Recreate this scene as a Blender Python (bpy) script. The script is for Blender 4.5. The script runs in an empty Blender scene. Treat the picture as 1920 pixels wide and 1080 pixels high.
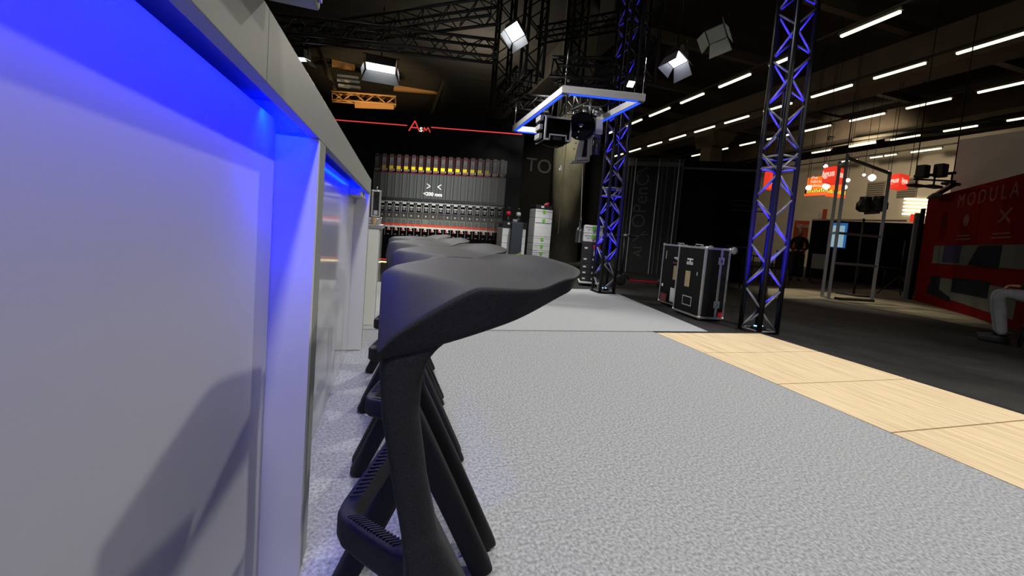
import bpy, bmesh, math, random
from mathutils import Vector, Matrix, Euler
random.seed(7)
S = bpy.context.scene
COL = S.collection
V = Vector

# ---------------------------------------------------------------- camera, world, exposure, lights
def look_matrix(yaw, pitch, roll):
    cy, sy = math.cos(yaw), math.sin(yaw)
    fwd = V((sy*math.cos(pitch), cy*math.cos(pitch), -math.sin(pitch)))
    right = V((cy, -sy, 0)); down = fwd.cross(right)
    r2 = math.cos(roll)*right + math.sin(roll)*down
    d2 = -math.sin(roll)*right + math.cos(roll)*down
    return Matrix((r2, -d2, -fwd)).transposed()
cam_data = bpy.data.cameras.new('camera')
cam_data.sensor_fit = 'HORIZONTAL'; cam_data.sensor_width = 36.0
cam_data.lens = 750.0/1920*36.0
cam_data.shift_y = -(540-484)/1920.0
cam_data.clip_start = 0.02; cam_data.clip_end = 300
cam = bpy.data.objects.new('camera', cam_data); COL.objects.link(cam)
cam.matrix_world = Matrix.Translation((0, 0, .87)) @ look_matrix(.287, .067, -.081).to_4x4()
S.camera = cam
S.view_settings.view_transform = 'Standard'; S.view_settings.look = 'None'
S.view_settings.gamma = 1; S.view_settings.use_curve_mapping = False
S.view_settings.exposure = 0.0
S.cycles.use_denoising = True
S.cycles.max_bounces = 6; S.cycles.sample_clamp_indirect = 4
W = bpy.data.worlds.new('world'); S.world = W; W.use_nodes = True
W.node_tree.nodes['Background'].inputs[0].default_value = (.9, .85, .75, 1)
W.node_tree.nodes['Background'].inputs[1].default_value = .008

def spot(name, loc, target, watts, size=1.7, blend=.5, radius=.12, color=(1, .97, .93)):
    d = bpy.data.lights.new(name, 'SPOT'); d.energy = watts; d.spot_size = size; d.spot_blend = blend
    d.shadow_soft_size = radius; d.color = color
    o = bpy.data.objects.new(name, d); COL.objects.link(o); o.location = loc
    o.rotation_euler = (V(target)-V(loc)).to_track_quat('-Z', 'Y').to_euler(); return o
def area(name, loc, direction, sx, sy, watts, color, spread=math.pi):
    d = bpy.data.lights.new(name, 'AREA'); d.shape = 'RECTANGLE'; d.size = sx; d.size_y = sy
    d.energy = watts; d.color = color; d.spread = spread
    o = bpy.data.objects.new(name, d); COL.objects.link(o); o.location = loc
    o.rotation_euler = V(direction).to_track_quat('-Z', 'Y').to_euler(); return o
KEY = (3.17, 4.74, 4.74)
spot('stage_key_light', KEY, (.6, 1.0, .2), 480, 1.5, .5, .10)
spot('stage_overhead_light', (.34, -.5, 4.15), (.8, 1.6, 0), 400, 2.3, .6, .15)
spot('stage_right_light', (4.5, .8, 4.3), (2.7, 1.9, 0), 430, 1.6, .6, .15)
spot('stage_rear_light', (-.43, 7.6, 3.45), (1.3, 3.4, 0), 420, 1.8, .6, .12)
spot('rear_booth_light', (2.5, 6.3, 3.7), (2.9, 8.2, .5), 480, 1.7, .6, .12)
spot('column_fill', (3.6, 9.2, 6.0), (5.6, 12.6, 2.6), 1500, 1.0, .8, .3, (1, .93, .72))  # added to brighten the concrete column, no lamp hangs there
for nm_, lc_, w_ in (('hall_ambient_fill', (3.5, 19, 7.6), 420), ('hall_ambient_fill', (-3, 6, 8.2), 80), ('hall_ambient_fill', (8.5, 7, 8.0), 60)):  # unseen point lights added to lift the dark hall
    d_ = bpy.data.lights.new(nm_, 'POINT'); d_.energy = w_; d_.color = (1, .90, .72); d_.shadow_soft_size = .4
    o_ = bpy.data.objects.new(nm_, d_); COL.objects.link(o_); o_.location = lc_
# ---------------------------------------------------------------- materials
def mat(name, color, rough=.5, metal=0., emit=None, strength=1., noise=None, bump=None, spec=.5, coat=0., alpha=None, trans=0.):
    m = bpy.data.materials.new(name); m.use_nodes = True
    nt = m.node_tree; b = nt.nodes['Principled BSDF']
    b.inputs['Base Color'].default_value = (*color, 1); b.inputs['Roughness'].default_value = rough
    b.inputs['Metallic'].default_value = metal; b.inputs['Specular IOR Level'].default_value = spec
    b.inputs['Coat Weight'].default_value = coat; b.inputs['Coat Roughness'].default_value = .05
    if trans: b.inputs['Transmission Weight'].default_value = trans
    if emit:
        b.inputs['Emission Color'].default_value = (*emit, 1); b.inputs['Emission Strength'].default_value = strength
    if noise or bump:
        tc = nt.nodes.new('ShaderNodeTexCoord')
    if noise:
        sc, c2 = noise[0], noise[1]; stretch = noise[2] if len(noise) > 2 else (1, 1, 1)
        lo, hi = (noise[3], noise[4]) if len(noise) > 4 else (.35, .65)
        mp = nt.nodes.new('ShaderNodeMapping'); mp.inputs['Scale'].default_value = stretch
        n = nt.nodes.new('ShaderNodeTexNoise'); n.inputs['Scale'].default_value = sc; n.inputs['Detail'].default_value = 7; n.inputs['Roughness'].default_value = .62
        r = nt.nodes.new('ShaderNodeValToRGB')
        r.color_ramp.elements[0].position = lo; r.color_ramp.elements[0].color = (*color, 1)
        r.color_ramp.elements[1].position = hi; r.color_ramp.elements[1].color = (*c2, 1)
        nt.links.new(tc.outputs['Object'], mp.inputs[0]); nt.links.new(mp.outputs[0], n.inputs['Vector'])
        nt.links.new(n.outputs['Fac'], r.inputs[0]); nt.links.new(r.outputs[0], b.inputs['Base Color'])
    if bump:
        n2 = nt.nodes.new('ShaderNodeTexNoise'); n2.inputs['Scale'].default_value = bump[0]; n2.inputs['Detail'].default_value = 4
        bp = nt.nodes.new('ShaderNodeBump'); bp.inputs['Strength'].default_value = bump[1]; bp.inputs['Distance'].default_value = bump[2] if len(bump) > 2 else .002
        nt.links.new(tc.outputs['Object'], n2.inputs['Vector']); nt.links.new(n2.outputs['Fac'], bp.inputs['Height'])
        nt.links.new(bp.outputs[0], b.inputs['Normal'])
    return m
M = {}
M['carpet'] = mat('carpet_felt', (.215, .222, .232), .95, noise=(95, (.50, .515, .53), (1, 1, 1), .34, .66), bump=(260, .18, .002), spec=.05)
M['carpet_far'] = mat('carpet_smooth', (.33, .34, .35), .95, noise=(60, (.45, .46, .47), (.5, 3, 1)), bump=(200, .12, .002), spec=.1)
M['wood'] = mat('light_oak_board', (.82, .65, .41), .7, noise=(5, (.56, .42, .26), (7, .40, 1), .42, .74), spec=.06)
M['edge'] = mat('black_edge', (.012, .012, .013), .6)
M['hall_floor'] = mat('dark_hall_floor', (.018, .018, .017), .75, noise=(1.6, (.045, .044, .040), (1, 1, 1), .35, .75), bump=(40, .2, .003), spec=.25)
M['floor_strip'] = mat('pale_floor_strip', (.26, .23, .16), .8, noise=(2.2, (.14, .12, .08), (.5, 2, 1)), spec=.2)
M['ceiling'] = mat('dark_ceiling', (.020, .017, .013), .95, noise=(.4, (.035, .030, .022), (1, 4, 1)))
M['beam'] = mat('brown_beam', (.10, .075, .05), .9, noise=(.8, (.07, .052, .034)))
M['duct'] = mat('duct', (.09, .078, .055), .6, .2)
M['wallcream'] = mat('cream_hall_wall', (.52, .45, .34), .9, noise=(.6, (.44, .38, .29)))
M['wallgrey'] = mat('grey_partition', (.60, .60, .56), .9, noise=(.9, (.5, .5, .47)))
M['white'] = mat('white_lacquer', (.26, .27, .25), .48, spec=.2, bump=(500, .03, .0005))
M['panel'] = mat('pale_panel', (.46, .46, .435), .45, bump=(420, .08, .0006), spec=.3)
M['returnlit'] = mat('white_return_lit', (.60, .60, .58), .45, spec=.2)  # whiter than the fascia, strong light on the returns put into the colour
M['gloss'] = mat('white_gloss_acrylic', (.46, .47, .45), .10, spec=.55, coat=.15)
M['purewhite'] = mat('white_paint', (.72, .72, .66), .4)
M['dark'] = mat('dark_void', (.01, .01, .011), .8)
M['blackwall'] = mat('black_fabric_wall', (.005, .005, .005), .95, spec=.1)
M['black2'] = mat('black_frame_wall', (.013, .013, .013), .7)
M['stool'] = mat('black_textured_plastic', (.013, .0135, .015), .64, bump=(900, .3, .0006), noise=(700, (.033, .034, .037)), spec=.15)
M['truss'] = mat('black_truss_tube', (.008, .0085, .009), .42, .0, spec=.3)
M['lattice'] = mat('satin_lattice_tube', (.22, .22, .23), .35, .2)
M['truss_back'] = mat('black_truss_matte', (.005, .005, .005), .5, .0, spec=.15)
M['truss_left'] = mat('black_truss_lifted', (.035, .035, .035), .45, .2)  # lightened copy of the black truss, stands in for light on far spans
M['trussalu'] = mat('bare_alu', (.62, .62, .60), .35, .9)
M['alu'] = mat('brushed_alu', (.58, .59, .60), .38, .85)
M['alu_grey'] = mat('satin_grey_alu', (.34, .34, .35), .45, .5)
M['steel'] = mat('bright_steel', (.7, .7, .7), .22, 1.0)
M['case'] = mat('black_laminate', (.006, .006, .007), .6, noise=(60, (.011, .011, .011)), spec=.12)
M['caseblack'] = mat('flat_black_panel', (.0025, .0025, .003), .8, spec=.04)
M['alulight'] = mat('light_alu_profile', (.55, .55, .56), .45, .3)
M['tape'] = mat('brown_paper_label', (.33, .25, .13), .8, noise=(30, (.42, .33, .19)))
M['paper'] = mat('white_paper', (.68, .69, .72), .8)
M['red'] = mat('red_plastic', (.55, .02, .03), .4)
M['redsticker'] = mat('faded_red_sticker', (.16, .025, .03), .7)
M['bluelit'] = mat('blue_led', (.02, .05, .5), .4, emit=(.0, .02, 1.0), strength=3)
M['bluestrip'] = mat('blue_led_line', (.02, .05, .5), .4, emit=(.005, .05, 1.0), strength=2.2)
M['bluedot'] = mat('blue_led_dot', (.1, .3, .8), .3, emit=(.12, .4, 1.0), strength=7)
M['tube'] = mat('warm_tube', (.9, .9, .7), .4, emit=(1.0, .93, .62), strength=2.4)
M['lampwhite'] = mat('lamp_lens', (1, 1, 1), .4, emit=(.94, .97, 1.0), strength=5)
M['lampdim'] = mat('lamp_lens_off', (.35, .38, .33), .3)
M['door'] = mat('barn_door_metal', (.30, .31, .32), .5, .3)
M['doorlit'] = mat('barn_door_lit', (.62, .67, .58), .5, .1)  # greenish light from other lamps put into the door colour
M['concrete'] = mat('concrete', (.19, .18, .13), .9, noise=(1.4, (.10, .095, .07), (1, 1, .5)), bump=(12, .3, .01))
M['casewhite'] = mat('light_grey_box', (.62, .64, .64), .5)
M['casegrey'] = mat('mid_grey_box', (.42, .43, .43), .5)
M['green'] = mat('green_latch', (.16, .50, .06), .45)
M['greentext'] = mat('green_print', (.38, .75, .03), .6)
M['bag'] = mat('dark_teal_bag', (.022, .032, .042), .7, bump=(25, .5, .01))
M['darkplastic'] = mat('dark_plastic', (.02, .02, .022), .4)
M['machgrey'] = mat('machine_grey', (.20, .205, .205), .5, .1)
M['machdark'] = mat('machine_dark_disc', (.004, .004, .009), .6, spec=.08)
M['rope'] = mat('rope', (.45, .42, .33), .8)
M['redglow'] = mat('red_light_line', (.4, .02, .02), .5, emit=(1.0, .075, .06), strength=.75)
M['whiteglow'] = mat('white_lit_letter', (.8, .8, .8), .5, emit=(1, 1, .96), strength=.9)
M['warmstrip'] = mat('warm_light_strip', (.9, .7, .4), .5, emit=(1.0, .74, .36), strength=2.0)
M['signred'] = mat('lit_red_sign', (.5, .03, .02), .5, emit=(1.0, .045, .018), strength=.75)
M['signorange'] = mat('lit_orange_sign', (.6, .15, .02), .5, emit=(1.0, .17, .012), strength=.85)
M['signflame'] = mat('lit_red_yellow_shelf', (.6, .1, .02), .5, emit=(1.0, .09, .012), strength=1.1)
M['signtext'] = mat('lit_sign_text', (.9, .7, .6), .5, emit=(1, .62, .5), strength=.9)
M['yellowglow'] = mat('yellow_glow', (.9, .6, .1), .5, emit=(1.0, .55, .06), strength=1.6)
M['bulb'] = mat('bright_bulb', (1, 1, 1), .5, emit=(1.0, .95, .78), strength=8)
M['orangepanel'] = mat('orange_panel', (.62, .11, .02), .6)
M['wordpale'] = mat('pale_print', (.62, .55, .50), .7)
M['screenblue'] = mat('kiosk_blue', (.02, .1, .3), .4, emit=(.05, .28, .75), strength=.35)
M['screenwhite'] = mat('kiosk_screen', (.3, .4, .45), .3, emit=(.55, .85, 1.0), strength=.42)
M['redbooth'] = mat('red_booth_wall', (.20, .004, .004), .85, spec=.1)
M['boothpic'] = mat('grey_photo_print', (.20, .21, .19), .8, noise=(2, (.15, .16, .15)), spec=.1)
M['boothdark'] = mat('dark_photo_print', (.02, .022, .035), .8, spec=.1)
M['boothblue'] = mat('blue_photo_print', (.06, .05, .13), .8, spec=.1)
M['boothtext'] = mat('booth_print', (.32, .12, .11), .8, spec=.1)
M['greytext'] = mat('grey_wall_print', (.10, .10, .10), .8)
M['greytextlight'] = mat('lighter_grey_print', (.045, .045, .045), .9, spec=.1)
M['skin'] = mat('skin', (.42, .22, .14), .6)
M['hair'] = mat('dark_hair', (.015, .012, .01), .6)
M['pullover'] = mat('dark_pullover', (.012, .012, .014), .9)
M['trousers'] = mat('grey_trousers', (.22, .23, .24), .9, noise=(14, (.30, .31, .32)), bump=(18, .5, .01))
M['shoe'] = mat('black_shoe', (.01, .01, .01), .5)
M['glass'] = mat('screen_glass', (.015, .015, .018), .08)
M['cardboard'] = mat('cup_cardboard', (.55, .36, .18), .8)
M['warmlitsteel'] = mat('warm_lit_steel', (.55, .28, .09), .6)  # orange light on the roof steel put into its base colour
M['shelflight'] = mat('lit_shelf_line', (1, .9, .7), .5, emit=(1.0, .93, .70), strength=2.6)
M['scooterred'] = mat('scooter_red', (.40, .015, .03), .35)
M['vent'] = mat('vent_grille', (.22, .19, .14), .8)
M['cable'] = mat('blue_grey_cable', (.25, .28, .35), .5)
M['bottle'] = mat('steel_bottle', (.10, .10, .11), .3, .7)

# ---------------------------------------------------------------- mesh helpers
class MB:
    def __init__(s): s.v = []; s.f = []; s.sm = []
    def add(s, vs, fs, smooth=False):
        o = len(s.v); s.v += [V(p) for p in vs]
        for f in fs: s.f.append([i+o for i in f]); s.sm.append(smooth)
        return s
    def frame(s, o, ax, ay, az):     # box from corner o with full edge vectors
        o, ax, ay, az = V(o), V(ax), V(ay), V(az)
        p = [o, o+ax, o+ax+ay, o+ay, o+az, o+ax+az, o+ax+ay+az, o+ay+az]
        fs = [(0, 3, 2, 1), (4, 5, 6, 7), (0, 1, 5, 4), (1, 2, 6, 5), (2, 3, 7, 6), (3, 0, 4, 7)]
        if ax.cross(ay).dot(az) < 0: fs = [f[::-1] for f in fs]
        return s.add(p, fs)
    def box(s, lo, hi):
        return s.frame(lo, (hi[0]-lo[0], 0, 0), (0, hi[1]-lo[1], 0), (0, 0, hi[2]-lo[2]))
    def cbox(s, c, sx, sy, sz, rot=0):
        R = Matrix.Rotation(rot, 3, 'Z'); ax, ay, az = R@V((sx, 0, 0)), R@V((0, sy, 0)), V((0, 0, sz))
        return s.frame(V(c)-ax/2-ay/2-az/2, ax, ay, az)
    def bar(s, a, b, w, h, up=(0, 0, 1)):
        a, b = V(a), V(b); d = b-a; n = d.normalized(); u = V(up)
        side = n.cross(u)
        if side.length < 1e-4: side = n.cross(V((0, 1, 0)))
        side.normalize(); u = side.cross(n)
        return s.frame(a-side*w/2-u*h/2, d, side*w, u*h)
    def tube(s, pts, r, seg=8, cap=True, rs=None):
        pts = [V(p) for p in pts]; rings = []; n = len(pts)
        prev = None
        for i, p in enumerate(pts):
            t = (pts[min(i+1, n-1)]-pts[max(i-1, 0)]).normalized()
            if prev is None:
                a = t.orthogonal().normalized()
            else:
                a = (prev - t*prev.dot(t)).normalized()
            prev = a; b = t.cross(a); rr = rs[i] if rs else r
            rings.append([p+a*rr*math.cos(2*math.pi*k/seg)+b*rr*math.sin(2*math.pi*k/seg) for k in range(seg)])
        vs = [q for g in rings for q in g]; fs = []
        for i in range(n-1):
            for k in range(seg):
                k2 = (k+1) % seg
                fs.append((i*seg+k, i*seg+k2, (i+1)*seg+k2, (i+1)*seg+k))
        s.add(vs, fs, True)
        if cap:
            o = len(s.v)-len(vs)
            s.f.append([o+k for k in range(seg)][::-1]); s.sm.append(False)
            s.f.append([o+(n-1)*seg+k for k in range(seg)]); s.sm.append(False)
        return s
    def rsweep(s, pts, ws, hs, side, seg=4, r=.35):      # rounded-rectangle sweep, side = width axis
        pts = [V(p) for p in pts]; n = len(pts); side = V(side); rings = []; prof = []
        for q in range(4):
            cx, cy = (1, 1, -1, -1)[q], (1, -1, -1, 1)[q]
            for k in range(seg+1):
                a = math.pi/2*(1-k/seg) - q*math.pi/2
                prof.append(((cx*(1-r)+r*math.cos(a)), (cy*(1-r)+r*math.sin(a))))
        for i, p in enumerate(pts):
            t = (pts[min(i+1, n-1)]-pts[max(i-1, 0)]).normalized()
            sd = (side-t*side.dot(t)).normalized(); u = t.cross(sd)
            rings.append([p+sd*ws[i]/2*x+u*hs[i]/2*y for x, y in prof])
        m = len(prof); fs = []
        for i in range(n-1):
            for k in range(m):
                k2 = (k+1) % m; fs.append((i*m+k, (i+1)*m+k, (i+1)*m+k2, i*m+k2))
        vs = [q for g in rings for q in g]
        fs.append(tuple(range(m))); fs.append(tuple(range((n-1)*m, n*m))[::-1])
        return s.add(vs, fs, True)
    def cyl(s, a, b, r, seg=20, r2=None):
        return s.tube([a, b], r, seg, True, [r, r if r2 is None else r2])
    def lathe(s, c, prof, seg=24, axis=(0, 0, 1)):
        ax = V(axis).normalized(); e1 = ax.orthogonal().normalized(); e2 = ax.cross(e1); c = V(c)
        vs = []; n = len(prof)
        for r, z in prof:
            for k in range(seg):
                a = 2*math.pi*k/seg; vs.append(c+ax*z+e1*r*math.cos(a)+e2*r*math.sin(a))
        fs = []
        for i in range(n-1):
            for k in range(seg):
                k2 = (k+1) % seg; fs.append((i*seg+k, i*seg+k2, (i+1)*seg+k2, (i+1)*seg+k))
        fs.append(tuple(range(seg))[::-1]); fs.append(tuple((n-1)*seg+k for k in range(seg)))
        return s.add(vs, fs, True)
    def prism(s, poly, d):
        d = V(d); n = len(poly); poly = [V(p) for p in poly]
        vs = poly+[p+d for p in poly]
        fs = [tuple(range(n))[::-1], tuple(range(n, 2*n))]+[(i, (i+1) % n, n+(i+1) % n, n+i) for i in range(n)]
        return s.add(vs, fs)
    def build(s, name, m, parent=None, bevel=0, fix=True):
        off = V((0, 0, 0))
        if parent is not None: off = V(parent.get('_o', (0, 0, 0)))
        me = bpy.data.meshes.new(name)
        me.from_pydata([p-off for p in s.v], [], s.f); me.update()
        for p, k in zip(me.polygons, s.sm): p.use_smooth = k
        if fix:
            b = bmesh.new(); b.from_mesh(me); bmesh.ops.recalc_face_normals(b, faces=b.faces); b.to_mesh(me); b.free()
        me.materials.append(m)
        o = bpy.data.objects.new(name, me); COL.objects.link(o)
        if parent is not None: o.parent = parent
        if bevel:
            md = o.modifiers.new('bevel', 'BEVEL'); md.width = bevel; md.segments = 2; md.limit_method = 'ANGLE'
            md.harden_normals = False
        return o
def box(lo, hi): return MB().box(lo, hi)
def tag(o, label=None, cat=None, group=None, kind=None):
    if label: o['label'] = label
    if cat: o['category'] = cat
    if group: o['group'] = group
    if kind: o['kind'] = kind
    return o
ROOTS = []
def thing(name, loc, label, cat, group=None, rz=0):
    o = bpy.data.objects.new(name, None); COL.objects.link(o); o.empty_display_size = .1
    o.location = loc; o.rotation_euler = (0, 0, rz); o['_o'] = tuple(loc); ROOTS.append(o)
    return tag(o, label, cat, group)
def copy_tree(o, parent=None):
    c = o.copy(); COL.objects.link(c)
    if parent is not None: c.parent = parent
    for ch in list(o.children): copy_tree(ch, c)
    return c
def bake(o):            # apply the modifiers of a part once
    dg = bpy.context.evaluated_depsgraph_get()
    me = bpy.data.meshes.new_from_object(o.evaluated_get(dg)); o.modifiers.clear(); o.data = me
    for p in me.polygons: p.use_smooth = True
    return o
def text(s, name, m, origin, xdir, ydir, size, parent=None, depth=.004, align='LEFT', bold=0., spacing=1.):
    cu = bpy.data.curves.new(name, 'FONT'); cu.body = s; cu.size = size; cu.extrude = depth; cu.align_x = align
    cu.offset = bold; cu.space_character = spacing
    t = bpy.data.objects.new(name, cu); COL.objects.link(t)
    dg = bpy.context.evaluated_depsgraph_get()
    me = bpy.data.meshes.new_from_object(t.evaluated_get(dg)); COL.objects.unlink(t); bpy.data.objects.remove(t)
    x, y = V(xdir).normalized(), V(ydir).normalized(); z = x.cross(y)
    off = V(parent.get('_o', (0, 0, 0))) if parent is not None else V((0, 0, 0))
    mt = Matrix((x, y, z)).transposed().to_4x4(); mt.translation = V(origin)-off
    me.transform(mt); me.materials.clear(); me.materials.append(m); me.name = name
    o = bpy.data.objects.new(name, me); COL.objects.link(o)
    if parent is not None: o.parent = parent
    return o
def structure(name, mb, m):
    o = mb.build(name, m); o['kind'] = 'structure'; return o

HF = -.03      # hall floor level
# ---------------------------------------------------------------- the setting
structure('floor', box((-14, -8, HF-.1), (46, 46, HF)), M['hall_floor'])
structure('ceiling', box((-14, -8, 9.4), (46, 46, 9.6)), M['ceiling'])
structure('wall_back', box((-14, 40, HF), (46, 40.3, 9.4)), M['ceiling'])
structure('wall_left', box((-14.3, -8, HF), (-14, 40, 9.4)), M['ceiling'])
structure('wall_right', box((30, 2, HF), (30.3, 40, 8.2)), M['wallcream'])
mb = MB().prism([(*(8.911, 7.657, -0.030)[:2], HF+.001), (*(17.009, 9.317, -0.030)[:2], HF+.001), (*(8.645, 3.408, -0.030)[:2], HF+.001), (*(8.762, 4.648, -0.030)[:2], HF+.001), (*(8.705, 6.198, -0.030)[:2], HF+.001), (*(6.988, 5.978, -0.030)[:2], HF+.001)], (0, 0, .004))
tag(mb.build('floor_covering', M['floor_strip']), 'pale worn floor strip running across the dark hall under the metal frame', 'floor strip')

# stage floor
cp = thing('carpet', (0, 0, 0), 'mottled grey felt carpet under the bar stools in the foreground', 'carpet')
box((-.9, -3, -.03), (2.4855, 3.30, 0)).build('felt_surface', M['carpet'], cp)
c2 = thing('carpet', (1.5, 4.6, 0), 'smoother pale grey carpet beyond the seam at the far end of the stools', 'carpet')
MB().prism([(-1.2, 3.336, -.03), (3.17, 3.336, -.03), (3.50, 5.62, -.03), (3.5, 6.1, -.03), (2.2, 5.95, -.03), (-1.2, 5.95, -.03)], (0, 0, .029)).build('felt_surface', M['carpet_far'], c2)
tag(box((-.9, 3.303, -.03), (2.40, 3.333, .001)).build('seam_profile', M['alu_grey']), 'thin grey seam strip between the two grey carpets', 'floor profile')
ys = [3.28, 2.652, 1.985, 1.345, .70, .05, -.6]
lab = ['pale oak floor board at the far end nearest the truss tower', 'pale oak floor board second from the truss tower', 'pale oak floor board third from the truss tower', 'pale oak floor board nearest the lower right edge of the view']
for i in range(4):
    o = box((2.492, ys[i+1]+.0045, -.029), (3.775, ys[i]-.0045, .001)).build('floor_board', M['wood'], None, .0015)
    tag(o, lab[i], 'floor board', 'pale oak boards along the carpet')
ed = thing('stage_edge', (3.79, 1.3, HF), 'black edge profile around the oak floor boards', 'edge profile')
box((3.778, -.6, -.03), (3.825, 3.33, .002)).build('long_profile', M['edge'], ed)
box((2.4915, 3.284, -.03), (3.777, 3.332, .002)).build('short_profile', M['edge'], ed)
box((2.486, -.6, -.03), (2.4905, 3.283, -.0005)).build('inner_profile', M['edge'], ed)

# ---------------------------------------------------------------- bar counters
XF, XP = -.175, -.262
def counter(y0, y1, label, panelmat, led, cavity=True, yL0=None):
    c = thing('bar_counter', (-.45, (y0+y1)/2, 0), label, 'bar counter')
    box((-.85, y0, 1.112), (XF-.0202, y1-.001, 1.134)).build('worktop', M['white'], c)
    cuts = [y0, .617, y1-.001] if y0 < 0 else [y0, y1-.001]
    for a_, b_ in zip(cuts, cuts[1:]): box((XF-.020, a_+.0004, 1.04), (XF, b_-.0004, 1.134)).build('front_fascia', M['white'], c, .001)
    box((XP-.02, y0, 0.004), (XP, y1-.09, 1.068)).build('back_panel', panelmat, c)
    box((-.84, y0, .002), (XP-.021, y1-.09, 1.05)).build('body', M['white'], c)
    # end return and front post
    box((XP-.02, y1-.0885, .004), (XF-.001, y1-.068, 1.039)).build('side_return', M['returnlit'], c)
    box((XF-.03, y1-.0675, .004), (XF, y1-.001, 1.0395)).build('front_post', M['white'], c, .001)
    box((XF-.021, y1-.0675, 1.0405), (XF-.20, y1-.05, 1.111)).build('cavity_wall', M['panel'], c)
    st = box((XF-.031, y0+.02, 1.072), (XF-.022, y1-.095, 1.080)).build('led_strip', M['bluelit'], c)
    return c
near = counter(-1.6, 1.085, 'white bar counter nearest the camera with a plain blue lit front panel', M['panel'], True)
far = counter(1.086, 2.86, 'white bar counter behind the nearest one with a glossy reflecting front panel', M['gloss'], True)
MB().tube([(-.25, .985, 1.062), (-.235, .99, 1.046), (-.215, .995, 1.05), (-.205, 1.0, 1.085), (-.20, 1.01, 1.105)], .0016, 6).build('cable', M['cable'], near)
MB().tube([(-.25, .985, 1.068), (-.23, .992, 1.053), (-.212, .998, 1.058), (-.203, 1.003, 1.09), (-.20, 1.012, 1.108)], .0016, 6).build('cable', M['cable'], near)
box((-.2615, 2.42, 1.00), (-.20, 2.75, 1.039)).build('cable_box', M['panel'], far, .003)
MB().cyl((-.199, 2.60, 1.022), (-.1975, 2.60, 1.022), .016).build('socket_hole', M['dark'], far)
area('near_counter_led', (XF-.034, -.15, 1.076), (-.75, 0, -.75), 2.2, .012, 7.5, (.0, .003, 1.0))
area('far_counter_led', (XF-.034, 1.95, 1.076), (-.75, 0, -.75), 1.5, .012, 4.5, (.0, .006, 1.0))
area('near_return_led', (XF-.045, .90, 1.07), (-.1, .6, -.8), .06, .02, 4.5, (.0, .003, 1.0))
area('far_return_led', (XF-.045, 2.66, 1.07), (-.25, .75, -.55), .05, .02, 1.3, (.0, .004, 1.0))
# pale box on the counter end
d = thing('display_box', (-.4, .3, 1.135), 'pale grey flat box overhanging the near counter edge at the top of the view', 'display box')
box((-.60, -.2, 1.136), (-.112, .602, 1.30)).build('housing', M['white'], d, .004)
box((-.1115, -.19, 1.142), (-.108, .59, 1.29)).build('side_plate', M['alu_grey'], d)
# pod beyond the counters
pod = thing('cabinet', (-.36, 3.7, 0), 'narrow white cabinet standing past the far end of the bar counters', 'cabinet')
box((-.62, 3.45, .0), (-.128, 4.05, .80)).build('body', M['purewhite'], pod, .002)
box((-.126, 3.47, .02), (-.120, 4.03, .79)).build('side_panel', M['gloss'], pod)
box((-.63, 3.44, .801), (-.105, 4.07, .835)).build('worktop', M['alu_grey'], pod, .003)
cf = thing('coffee_machine', (-.36, 3.7, .836), 'silver framed coffee machine on the narrow white cabinet', 'coffee machine')
box((-.60, 3.50, .838), (-.135, 4.0, .888)).build('base_tray', M['alu'], cf, .004)
box((-.60, 3.62, .889), (-.20, 4.0, 1.12)).build('body', M['darkplastic'], cf, .004)
mb = MB(); 
mb.box((-.205, 3.49, .895), (-.19, 3.52, 1.115)); mb.box((-.145, 3.49, .895), (-.13, 3.52, 1.115)); mb.box((-.19, 3.49, 1.10), (-.145, 3.52, 1.115)); mb.box((-.19, 3.49, .895), (-.145, 3.52, .908))
mb.build('door_frame', M['alu'], cf, .002)
box((-.189, 3.50, .909), (-.146, 3.512, 1.099)).build('door_glass', M['glass'], cf)
box((-.182, 3.494, .915), (-.152, 3.499, .95)).build('keypad', M['casegrey'], cf)
MB().cyl((-.128, 3.47, .885), (-.118, 3.47, .885), .012).build('knob', M['steel'], cf)
MB().cyl((-.17, 3.55, 1.121), (-.17, 3.55, 1.150), .006).build('steam_pipe', M['steel'], cf)
cu = thing('paper_cup', (-.18, 3.462, .836), 'brown paper cup standing on the narrow white cabinet', 'cup')
MB().lathe((-.175, 3.462, .836), [(.016, 0), (.0165, .002), (.021, .05), (.022, .052), (.020, .053)], 20).build('cup_wall', M['cardboard'], cu)

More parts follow.
